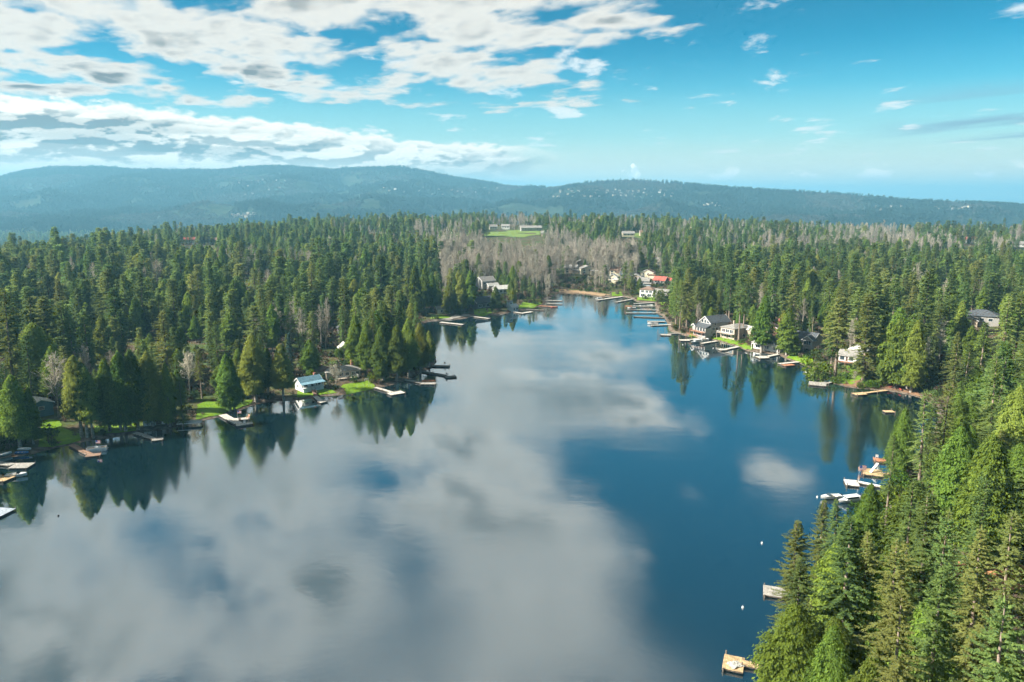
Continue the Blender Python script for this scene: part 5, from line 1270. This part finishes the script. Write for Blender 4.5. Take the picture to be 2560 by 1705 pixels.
for kind, base, top, w, label in [
    ('cedar', (1040, 790), (1042, 660), 0.8, 'slim cedar left of the round lawn on the far left bank'),
    ('cedar', (1062, 782), (1062, 665), 0.75, 'second slim cedar left of the round lawn on the far left bank'),
    ('cedar', (1082, 778), (1083, 680), 0.75, 'third slim cedar left of the round lawn on the far left bank'),
    ('cedar', (1125, 785), (1128, 703), 1.2, 'broad cedar between the round lawn and the tall one'),
    ('cedar', (1155, 778), (1152, 684), 1.0, 'sunlit cedar left of the dark house with posts'),
    ('cedar', (1178, 770), (1180, 674), 1.0, 'dark cedar left of the dark house with posts'),
    ('cedar', (1240, 776), (1236, 715), 1.5, 'wide cedar on the shore right of the bright far lawn'),
    ('cedar', (1278, 748), (1280, 698), 1.2, 'round-headed cedar behind the small blue boathouse'),
    ('fir', (1304, 742), (1303, 700), 1.2, 'dark small fir right of the blue boathouse'),
    ('fir', (1325, 748), (1326, 690), 1.0, 'thin fir by the hedge near the lake end'),
    ('fir', (1562, 728), (1558, 655), 1.3, 'dark fir pair at the lake end, left one'),
    ('fir', (1577, 732), (1580, 650), 1.3, 'dark fir pair at the lake end, right one'),
    ]:
    tree_px(kind, base, top, w, label=label, group='trees around the far end of the lake')
for kind, base, top, w, label in [
    ('fir', (1699, 826), (1696, 700), 1.0, 'bright fir at the water above the row of narrow docks'),
    ('fir', (1716, 826), (1715, 668), 1.05, 'tall sunlit fir left of the grey gabled house'),
    ('fir', (1690, 812), (1682, 680), 0.9, 'sunlit fir nearest the narrow docks'),
    ('fir', (1742, 800), (1745, 690), 1.1, 'dark fir just left behind the grey gabled house'),
    ('cedar', (1774, 795), (1774, 703), 1.1, 'cedar straight behind the grey gabled house'),
    ('fir', (1731, 828), (1733, 780), 1.2, 'short bushy fir beside the grey gabled house'),
    ('fir', (1847, 852), (1852, 668), 0.95, 'fir with long bare stem in front of the balcony house'),
    ('fir', (1857, 843), (1868, 690), 0.85, 'fir beside the bare-stemmed one at the balcony house'),
    ('fir', (1822, 805), (1815, 655), 1.0, 'dark fir behind the balcony house'),
    ('cedar', (1903, 881), (1899, 735), 1.05, 'tall narrow cedar leaning by the white lake house'),
    ('cedar', (1966, 887), (1966, 769), 1.25, 'full sunlit cedar at the shore between two lake houses'),
    ('cedar', (1973, 889), (1973, 838), 1.3, 'low young cedar at the foot of the full sunlit one'),
    ('fir', (1927, 814), (1927, 652), 0.95, 'tall fir behind the brown shingled house'),
    ('fir', (1981, 838), (1978, 671), 0.95, 'tall fir behind the full sunlit cedar'),
    ('fir', (2025, 848), (2025, 752), 0.8, 'slim fir behind the dark grey lake house'),
    ('fir', (2087, 946), (2092, 739), 1.35, 'big fir with long pale stem above the wide grey dock'),
    ('fir', (2075, 943), (2064, 800), 1.4, 'lower fir close to the big pale-stemmed one'),
    ('fir', (2158, 956), (2168, 729), 1.45, 'large dark fir on the sunny slope lawn'),
    ('fir', (2176, 932), (2180, 800), 1.0, 'dark fir behind the large one on the slope lawn'),
    ('cedar', (2211, 960), (2214, 800), 0.9, 'cedar at the shore left of the red kayak'),
    ('cedar', (2236, 970), (2246, 793), 1.0, 'bright cedar right over the red kayak'),
    ('cedar', (2267, 972), (2277, 783), 0.95, 'bright cedar right of the red kayak'),
    ('cedar', (2277, 980), (2311, 797), 1.0, 'yellow-green cedar at the right end of the brown beach'),
    ]:
    tree_px(kind, base, top, w, label=label, group=GR)
GF = 'trees in the near wood at lower right'
for kind, tip, h, w, label in [
    ('fir', (2325, 975), 33, 1.05, 'tall fir with pale stem behind the two near floats'),
    ('cedar', (2267, 1013), 22, 1.0, 'yellowish cedar beside the small bay'),
    ('fir', (2236, 1088), 24, 0.9, 'fir with white stem at the end of the grey gangway'),
    ('fir', (2375, 960), 34, 1.0, 'fir right of the pale-stemmed one above the near docks'),
    ('cedar', (2407, 1061), 28, 1.1, 'round-shouldered cedar in the middle of the near wood'),
    ('cedar', (2494, 1085), 30, 1.2, 'large sunlit cedar near the right edge of the near wood'),
    ('cedar', (2180, 1208), 22, 1.0, 'rounded bright cedar just behind the white boats'),
    ('fir', (2098, 1246), 22, 1.2, 'thin fir in front of the white boats'),
    ('fir', (2058, 1240), 21, 1.25, 'fir over the bow of the smaller white boat'),
    ('fir', (1998, 1284), 25, 1.4, 'leaning fir that reaches out over the water at the left of the near wood'),
    ('fir', (2132, 1287), 31, 1.4, 'big fir with swept boughs in the centre of the near wood'),
    ('fir', (2286, 1191), 30, 1.05, 'fir with a grey stem in the upper part of the near wood'),
    ('fir', (2354, 1285), 32, 1.0, 'fir with a broken pale stem near the orange clearing'),
    ('fir', (2470, 1316), 34, 1.05, 'fir with dead white twigs in front of the orange clearing'),
    ('fir', (2002, 1379), 25, 1.2, 'feathery fir by the grey dock corner'),
    ('cedar', (1990, 1494), 21, 1.3, 'yellow-green cedar close to the tan near dock'),
    ('cedar', (2089, 1562), 20, 1.0, 'low yellow-green cedar at the bottom edge'),
    ('cedar', (2185, 1624), 20, 1.0, 'cedar tip at the bottom edge, middle of the near wood'),
    ('fir', (2359, 1412), 32, 1.1, 'broad mossy fir at the lower right'),
    ('fir', (2465, 1190), 31, 1.0, 'fir behind the large sunlit cedar at the right edge'),
    ('fir', (2542, 1277), 33, 1.0, 'fir at the right edge below the grey gable'),
    ('fir', (2530, 1500), 34, 1.1, 'fir in the bottom right corner'),
    ('fir', (2265, 1480), 31, 1.05, 'mossy fir left of the broad one at the lower right'),
    ('cedar', (2560, 965), 30, 1.1, 'cedar cut by the right edge of the view above the grey gable'),
    ]:
    tree_tip(kind, tip, h, w, label=label, group=GF)

# ------------------------------------------------------------------ the rest of the wood
def scatter_wood():
    g = np.random.default_rng(99)
    P = []
    # jittered grids, finer near, in the wedge the view can see plus a margin
    for y0, y1, sp in ((30, 260, 6.6), (260, 420, 9.4), (420, 800, 10.4), (800, 1300, 11.2), (1300, 2600, 12.6), (2600, 3500, 17.0)):
        ys = np.arange(y0, y1, sp)
        for yy in ys:
            lim = yy * 0.86 + 60
            xs = np.arange(-lim, lim, sp)
            P.append(np.stack([xs + g.uniform(-.46, .46, len(xs)) * sp, yy + g.uniform(-.46, .46, len(xs)) * sp], 1))
    gx_ = g.uniform(-90, 130, 900); P.append(np.stack([gx_, g.uniform(640, 860, 900)], 1))
    extra = len(P[-1]); P = np.concatenate(P)
    d = lake_sd(P[:, 0], P[:, 1]); z = terrain(P[:, 0], P[:, 1], d)
    ok = (d > 5.0) & (np.hypot(P[:, 0], P[:, 1]) > 55) & (z > -96)
    more = (np.arange(len(P)) >= len(P) - extra)[ok]
    P, d, z = P[ok], d[ok], z[ok]
    u, v, dep = proj(P[:, 0], P[:, 1], z)
    n = len(P); r = g.random(n)
    # clearings
    ok = np.ones(n, bool)
    for cx, cyy, rad in CLEAR: ok &= (P[:, 0] - cx) ** 2 + (P[:, 1] - cyy) ** 2 > rad * rad
    for cx, cyy, h in TREES: ok &= (P[:, 0] - cx) ** 2 + (P[:, 1] - cyy) ** 2 > (4.6 if cyy < 260 else 6.0) ** 2
    gaps = vnoise(P[:, 0] / 34 + 40, P[:, 1] / 34, 77) * .6 + vnoise(P[:, 0] / 90 + 7, P[:, 1] / 90, 78) * .4
    ok &= ~((gaps < 0.345) & (P[:, 1] > 230)) | more
    patch = vnoise(P[:, 0] / 55, P[:, 1] / 55, 5); patch2 = vnoise(P[:, 0] / 120 + 9, P[:, 1] / 120, 8)
    grove = poly_in(u, v, [(1105, 735), (1090, 640), (1200, 608), (1330, 602), (1440, 618), (1590, 650), (1600, 690), (1600, 712), (1562, 738), (1500, 741), (1450, 735), (1393, 735), (1350, 735), (1290, 712), (1180, 700)])
    farR = (u > 1600) & (v < 665) & (v > 575)
    farM = (u > 900) & (u <= 1600) & (v < 660)
    ok &= ~(more & ~grove)
    pb = np.where(grove, 0.96, np.where(farR, 0.20 + 0.65 * (patch2 > 0.52), np.where(farM, 0.10 + 0.55 * (patch2 > 0.62), 0.04 + 0.30 * (patch > 0.74))))
    pb = np.where((u < 900) & (v > 600) & (patch > 0.83), 0.5, pb)
    kind = np.where(r < pb, 2, np.where(g.random(n) < np.where(d < 45, 0.50, 0.30), 1, 0))
    h = np.where(kind == 2, g.uniform(15, 24, n), np.where(kind == 1, g.uniform(15, 29, n), g.normal(28.5, 6.5, n)))
    h = np.where(grove & (kind == 2), g.uniform(19, 27, n), h)
    h = np.where((kind == 0), np.clip(h, 15, 41) * np.where(dep > 800, 0.88, 1.0), h)
    h = h * g.choice([0.7, 0.9, 1.0, 1.12], n, p=[.2, .3, .3, .2]) * (0.74 + 0.46 * vnoise(P[:, 0] / 70 + 3, P[:, 1] / 70, 12)) * np.where(g.random(n) < .12, .68, 1.0)
    h = h * np.where((kind != 2) & (dep > 400), 0.86 - 0.06 * (dep > 700), 1.0)
    near = (P[:, 1] < 330) & (P[:, 0] > 30)
    h = np.where(near, np.clip(h * 0.98, 13, 36), h)
    h = h * np.where(d < 14, 0.80, 1.0)
    w = g.uniform(0.9, 1.6, n) * np.where((kind == 0) & (dep > 400), 1.15, 1.0)
    ut, vt, _ = proj(P[:, 0], P[:, 1], z + h)
    hw = F_PX * 3.4 * w * (h / 28) / dep
    ok &= ~covers_open(u, vt, v, hw)
    # keep the near wood off the water on its left side: a tree on the bank may not reach past the photo's outline
    outline = np.interp(vt, [880, 980, 1060, 1140, 1240, 1320, 1420, 1560, 1705], [2285, 2290, 2240, 2190, 2030, 1950, 1905, 1890, 1890])
    ok &= ~((v > 985) & (u > 1700) & (u - hw * 0.8 < outline))
    lowtop = (u > 900) & (v > 640) & (v < 760) & (u < 1680) & (~grove) & (u > 1290)
    h = np.where(lowtop, h * 0.72, h)
    ok &= ~((v > 1000) & (u > 1700) & (g.random(n) < 0.12))
    rows = np.stack([P[:, 0], P[:, 1], z, kind, h, w, g.uniform(0, 6.28, n)], 1)[ok]
    return rows, u[ok], v[ok], proj(P[:, 0], P[:, 1], z + h)[1][ok], dep[ok], hw[ok], d[ok]

rows, tu, tv, tvt, tdep, thw, tdist = scatter_wood()
def visible_share():
    """rough front-to-back cover to learn which trees the photograph can show"""
    buf = np.zeros((430, 700), bool); vis = np.zeros(len(rows))
    order = np.argsort(tdep)
    for i in order:
        if tdep[i] > 1000: break
        a, b = int((tu[i] - thw[i] * .7) / 4) + 30, int((tu[i] + thw[i] * .7) / 4) + 31
        c, d = int(tvt[i] / 4), int(tv[i] / 4) + 1
        a, b, c, d = max(a, 30), min(b, 670), max(c, 0), min(d, 426)
        if a >= b or c >= d: continue
        w = buf[c:d, a:b]; vis[i] = (~w).sum(); w[:] = True
    return vis
vis = visible_share()
single = np.zeros(len(rows), bool)
for k, lim in ((0, 240), (1, 225), (2, 250)):
    idx = np.where((rows[:, 3] == k) & (vis >= 3))[0]
    single[idx[np.argsort(-vis[idx])][:lim]] = True
LAND = [(40, 'the left edge docks'), (150, 'the large left lawn'), (245, 'the moored pontoon boat'), (330, 'the narrow lawn strip'), (400, 'the white garage'), (520, 'the yellow-green lawn'), (585, 'the free-standing cedar pair'),
    (690, 'the cedar with dead stem'), (770, 'the blue-roofed cottage'), (850, 'the long tan house'), (960, 'the cedar point'), (1040, 'the tip of the point'), (1100, 'the round far lawn'), (1205, 'the dark house with posts'), (1280, 'the blue boathouse'),
    (1350, 'the far left docks'), (1430, 'the reed bed'), (1510, 'the slanting docks'), (1570, 'the dark fir pair'), (1640, 'the row of narrow docks'), (1710, 'the sunlit waterside firs'), (1770, 'the big grey house'), (1835, 'the balcony house'),
    (1920, 'the white lake house'), (1970, 'the full sunlit cedar'), (2015, 'the dark grey lake house'), (2085, 'the pale-stemmed fir'), (2130, 'the slope lawn'), (2190, 'the long weathered dock'), (2250, 'the red kayak beach'),
    (2320, 'the small bay'), (2400, 'the round-shouldered cedar'), (2450, 'the grey-roofed house'), (2530, 'the right edge of the view')]
def wood_label(k, u, v, d, h):
    """where a tree of the wood stands, seen along the line of sight"""
    lm = min(LAND, key=lambda q: abs(q[0] - u))[1]
    size = ('tall' if h > 30 else 'short' if h < 21 else 'middling') if k == 0 else ('tall' if h > 24 else 'short' if h < 19 else 'middling')
    what = ('dark fir', 'green cedar', 'pale leafless tree')[k]
    if v > 985 and u > 1700: return f'{size} {what} in near wood towards {lm}', 'near wood'
    back = 'just behind' if d < 35 else 'slightly behind' if d < 80 else 'well behind' if d < 150 else 'far behind'
    return f'{size} {what} {back} {lm}', 'wood'
ORD = ['first', 'second', 'third', 'fourth', 'fifth', 'sixth', 'seventh', 'eighth', 'ninth', 'tenth', 'eleventh', 'twelfth', 'thirteenth', 'fourteenth', 'fifteenth', 'sixteenth', 'seventeenth', 'eighteenth', 'nineteenth', 'twentieth']
KN = ('fir', 'cedar', 'bare_tree')
names = {}
for i in np.where(single)[0]:
    lab, grp = wood_label(int(rows[i, 3]), tu[i], tv[i], tdist[i], rows[i, 4]); names.setdefault(lab, []).append((tu[i], i, grp))
for lab, lst in names.items():
    lst.sort()
    for j, (_, i, grp) in enumerate(lst):
        x, y, z, k, h, w, r = rows[i]; k = int(k)
        plant(KN[k], (x, y, z - .1), h, w, r, label=lab if len(lst) == 1 else f'{lab}, {ORD[min(j, 19)]} from left', group=grp + (' firs', ' cedars', ' leafless trees')[k])
rest = rows[~single].copy()
# the remaining thousands: coarser copies, one mass
LOW = []
for i in range(4):
    g = G_(200 + i); H = 30.0
    LOW.append((None, None, H, crown_fir(g, H, [5.0, 5.5, 4.6, 5.2][i], [.12, .2, .08, .25][i], 1.15, 0.85, 1.8, .12), trunk_arrays(H, .4, g, 5, 3), M_FIR, M_BARK))
for i in range(3):
    g = G_(220 + i); H = 24.0
    LOW.append((None, None, H, crown_cedar(g, H, [3.5, 3.9, 3.2][i], .12, 190, 1.7), trunk_arrays(H, .4, g, 5, 3), M_CEDAR, M_BARKG))
for i in range(3):
    g = G_(240 + i); H = 22.0
    LOW.append((None, None, H, crown_bare(g, H, [.26, .32, .24][i], 26, 8, 5), trunk_arrays(H, .24, g, 5, 3), M_TWIG, M_BARKG))
g = np.random.default_rng(5)
kk = rest[:, 3].astype(int)
rest[:, 3] = np.where(kk == 0, g.integers(0, 4, len(rest)), np.where(kk == 1, 4 + g.integers(0, 3, len(rest)), 7 + g.integers(0, 3, len(rest))))
scatter_object('forest', LOW, rest, 'endless mixed forest of conifers and bare trees around the lake')

# ------------------------------------------------------------------ shore shrubs, single ones first
for kind, px, h, w, label in [('shrub', (2039, 945), 8.5, 1.0, 'big rounded bright green bush beside the short white dock'), ('shrub', (1650, 754), 7.5, .9, 'round yellow-green tree behind the narrow docks'),
        ('shrub', (931, 955), 4.0, .9, 'small bright shrub by the white goal frame'), ('shrub', (2093, 957), 3.2, 1.0, 'low bright bush at the turquoise boat'), ('shrub', (2190, 966), 3.0, 1.3, 'left bright bush on the brown beach edge'),
        ('shrub', (2168, 968), 2.4, 1.4, 'middle low bright bush on the beach edge'), ('shrub', (2150, 969), 2.2, 1.2, 'right-most low bright bush by the long weathered dock'), ('shrub', (2184, 952), 4.2, .7, 'upright green bush on the slope lawn'),
        ('shrub', (2248, 1222), 5.0, 1.0, 'first of five dark bushes down the near right bank, beside the gangway'), ('shrub', (2229, 1250), 4.5, 1.1, 'second of five bushes down the near right bank'), ('shrub', (2206, 1280), 5.5, 1.0, 'third of five bushes down the near right bank'),
        ('shrub', (2180, 1310), 5.0, 1.1, 'fourth of five bushes down the near right bank'), ('shrub', (2140, 1350), 5.5, 1.1, 'lowest of five bushes down the near right bank'),
        ('garden_tree', (841, 972), 9.5, 1.1, 'bare grey bush-like tree between the cottage and the tan house'), ('garden_tree', (640, 1008), 6.0, 1.4, 'bare reddish bush hanging over the water right of the lawn'), ('garden_tree', (2135, 960), 5.0, 1.0, 'pale leafless sapling on the slope lawn'),
        ('garden_tree', (1368, 748), 9.0, 1.3, 'orange-brown bare willow at the far lawn corner'), ('garden_tree', (105, 995), 13.0, 1.0, 'pale bare tree behind the teal-blue house'), ('garden_tree', (475, 985), 15.0, 1.0, 'grey leafless tree left of the bright lawn'),
        ('leafy_tree', (848, 902), 7.0, 1.2, 'light green bush around the utility pole on the left bank'), ('shrub', (1330, 752), 3.5, 1.0, 'green shrub at the far hedge')]:
    p = ground_at(*px); plant(kind, p, h, w, name={'garden_tree': 'bare_garden_tree', 'shrub': 'bush', 'leafy_tree': 'leafy_bush'}[kind], label=label, cat='tree' if kind == 'garden_tree' else 'bush')
# undergrowth along the banks and under the trees
def undergrowth():
    g = np.random.default_rng(17); n = 60000
    x = g.uniform(-420, 420, n); y = g.uniform(60, 780, n)
    d = lake_sd(x, y); ok = (d > 1.6) & (d < 90) & (np.abs(x) < y * .85 + 40)
    ok &= g.random(n) < np.where(d < 7, 1.0, np.where(d < 25, .5, .3))
    x, y, d = x[ok], y[ok], d[ok]; keep = np.ones(len(x), bool)
    for cx, cyy, r in CLEAR: keep &= (x - cx) ** 2 + (y - cyy) ** 2 > (r * .62) ** 2
    x, y, d = x[keep], y[keep], d[keep]; n = len(x)
    # dense fringe right on the bank
    k = np.where(g.random(n) < .38, 0, np.where(g.random(n) < .5, 1, 2))
    h = np.where(d < 6, g.uniform(.8, 2.0, n), g.uniform(1.2, 3.6, n))
    rowsu = np.stack([x, y, terrain(x, y, d) - .05, k, h, g.uniform(.8, 1.4, n), g.uniform(0, 6.28, n)], 1)
    M_DARK = foliage_mat('dark_undergrowth', (0.03, 0.05, 0.018), (0.085, 0.115, 0.03), .25, .03)
    UK = [(None, None, 3.0, crown_shrub(G_(301), 170, 2.0, 3.0, .75), None, M_DARK, None), (None, None, 3.4, crown_bare(G_(302), 3.4, .65, 24, 5, 3), None, M_BRUSH, None), (None, None, 3.0, crown_shrub(G_(303), 170, 1.8, 3.2, .7), None, M_BRUSH, None)]
    scatter_object('undergrowth', UK, rowsu, 'low brushwood and shrubs along the banks and under the trees')
undergrowth()

# ------------------------------------------------------------------ woods on the far hills and in the valley
def hill_woods():
    g = np.random.default_rng(23); n = 100000
    t = g.uniform(-.86, .86, n); y = 3350 + 3900 * g.random(n) ** .8; x = t * y
    Rg, zr = hill_ridge(t)
    s = (y - 3300) / (Rg - 3300); ok = (s < 1.06)
    dens = vnoise(x / 260, y / 260, 31) * .6 + vnoise(x / 90, y / 90, 32) * .4
    ok &= dens > .27
    x, y, s = x[ok], y[ok], s[ok]
    # an extra row of crowns standing on the skyline
    ts = g.uniform(-.86, .86, 5200); Rs, _ = hill_ridge(ts); ys = Rs * g.uniform(.965, 1.015, 5200)
    x = np.concatenate([x, ts * ys]); y = np.concatenate([y, ys]); n = len(x)
    z = hill_height(x, y) - 1
    k = np.where(g.random(n) < .75, 0, 1)
    k = np.where((vnoise(x / 330, y / 330, 35) + .25 * g.random(n) > .74), 2, k)
    h = np.where(k == 2, g.uniform(10, 18, n), g.uniform(17, 34, n))
    rw = np.stack([x, y, z, k, h, g.uniform(.9, 1.6, n), g.uniform(0, 6.28, n)], 1)
    M_HB = foliage_mat('far_bare_wood', (0.060, 0.062, 0.05), (0.105, 0.102, 0.08), .2, .02)
    HK = [(None, None, 30.0, crown_fir(G_(401), 30.0, 5.0, .05, 4.2, 2.6, 5.0, .0), None, M_FARFIR, None), (None, None, 26.0, crown_cedar(G_(402), 26.0, 5.0, .05, 26, 4.5), None, M_FARFIR, None),
          (None, None, 16.0, crown_shrub(G_(403), 60, 7.0, 16.0, 4.5), None, M_HB, None)]
    scatter_object('hill_forest', HK, rw, 'blue hazy forest covering the distant hills')
hill_woods()
# houses far off on the hills: clusters, each one a house of its own
def hill_houses():
    g = np.random.default_rng(41)
    mats = [(CRM, RGRY), (CRM, RBRN), (WH, RGRY), (TAN, RGRY)]
    ms = []
    for wm, rm in mats:
        mb = MB(); mb.box(-8, 8, -5, 5, -3, 6); mb.poly([(-8, -5, 6), (-8, 5, 6), (-8, 0, 9.5), (8, -5, 6), (8, 5, 6), (8, 0, 9.5)], [(0, 2, 1), (3, 4, 5)])
        for s in (-1, 1):
            P = [(-8.6, s * 5.6, 5.7), (8.6, s * 5.6, 5.7), (8.6, 0, 9.6), (-8.6, 0, 9.6)]; P += [(a, b, c + .4) for a, b, c in P]
            mb.poly(P, [(0, 1, 2, 3), (7, 6, 5, 4), (0, 4, 5, 1), (1, 5, 6, 2), (2, 6, 7, 3), (3, 7, 4, 0)], 1)
        for xx in (-5, -1.5, 2.5, 5.5): mb.box(xx - .8, xx + .8, -5.06, -5.0, 2.6, 4.4, 2)
        ms.append(mb.mesh('far_house', [wm, rm, GLASS]))
    def place(n, u0, u1, v0, v1, lab, grp, sc=1.0):
        rows_ = 3 if n > 20 else 1
        for i in range(n):
            r_, c_ = i % rows_, i // rows_; per = (n + rows_ - 1) // rows_
            u = u0 + (u1 - u0) * (c_ + g.uniform(.15, .85)) / per; v = v0 + (v1 - v0) * (r_ + g.uniform(.1, .9)) / rows_
            lab_i = lab + (f', {("upper", "middle", "lower")[r_]} row' if rows_ > 1 else '') + f', {ORD[c_ % 20]} from left'
            # march the pixel ray to the hill
            d = ray(u, v); d = d / d[1]; ys = np.linspace(3400, 7200, 400); zs = CAM_Z + d[2] * ys; hz = hill_height(d[0] * ys, ys)
            j = np.argmax(hz > zs)
            if not (hz > zs).any(): continue
            p = (d[0] * ys[j], ys[j], hz[j])
            o = link(bpy.data.objects.new('hill_house', ms[int(g.integers(0, 4))])); o.location = tuple(map(float, p)); o.location.z += 7 * sc; o.rotation_euler = (0, 0, g.normal(0, .4)); o.scale = (sc * g.uniform(.6, 1.2), sc * .8, sc * .8); tag(o, lab_i, 'house', grp)
    place(57, 1375, 1690, 476, 497, 'tiny pale house on the right-hand hill', 'houses on the right-hand hill')
    place(18, 950, 1250, 470, 492, 'tiny pale house scattered on the saddle between the hills', 'houses on the saddle of the hills')
    place(9, 1760, 1800, 510, 520, 'tiny white house low on the right-hand hill slope', 'houses low on the right hill')
    place(10, 2330, 2430, 521, 532, 'tiny white building near the right end of the hills', 'buildings at the right end of the hills', 1.3)
    place(8, 2180, 2290, 518, 530, 'tiny pale house left of the white buildings at the hill end', 'houses near the hill end')
    place(9, 580, 640, 540, 552, 'tiny pale building in the hazy valley on the left', 'buildings in the left valley', 1.4)
    place(10, 590, 720, 440, 500, 'tiny pale house high on the left hill', 'houses on the left hill')
hill_houses()
# radio masts on the summit
for k, (u, h) in enumerate([(948, 62), (975, 50), (983, 58), (994, 66)]):
    t = (u - CX) / F_PX; Rg, zr = hill_ridge(np.array([t])); y = float(Rg[0]); p = (t * y, y, float(hill_height(np.array([t * y]), np.array([y]))[0]))
    e = empty('radio_mast', p); tag(e, ('leftmost radio mast on the hill summit', 'shortest radio mast on the hill summit', 'radio mast third from the left on the summit', 'rightmost, tallest radio mast on the summit')[k], 'mast', 'radio masts')
    MB().tube([(0, 0, -3), (0, 0, h + 20)], [1.1, .5], 6).build('lattice_shaft', paint('mast_paint', (0.55, 0.5, 0.48)), e)
    MB().box(-2.2, 2.2, -1, 1, h * .7 + 14, h * .7 + 17).build('antenna', MATS['mast_paint'], e)

# ------------------------------------------------------------------ haze
def build_haze():
    x0, x1, y0, y1, z0, z1 = -32000, 32000, -32000, 36000, -99.0, 408.0
    V = [(x, y, z) for z in (z0, z1) for y in (y0, y1) for x in (x0, x1)]
    Fc = [(0, 2, 3, 1), (4, 5, 7, 6), (0, 1, 5, 4), (2, 6, 7, 3), (0, 4, 6, 2), (1, 3, 7, 5)]
    me = bpy.data.meshes.new('haze'); me.from_pydata(V, [], Fc)
    m = bpy.data.materials.new('thin_blue_air'); m.use_nodes = True
    nt = m.node_tree
    for n in list(nt.nodes): nt.nodes.remove(n)
    pv = nt.nodes.new('ShaderNodeVolumePrincipled')
    pv.inputs['Color'].default_value = (0.28, 0.69, 0.96, 1)
    pv.inputs['Density'].default_value = 0.000112
    pv.inputs['Anisotropy'].default_value = 0.1
    out = nt.nodes.new('ShaderNodeOutputMaterial'); nt.links.new(pv.outputs[0], out.inputs['Volume'])
    me.materials.append(m)
    o = link(bpy.data.objects.new('haze', me)); o['kind'] = 'stuff'
build_haze()
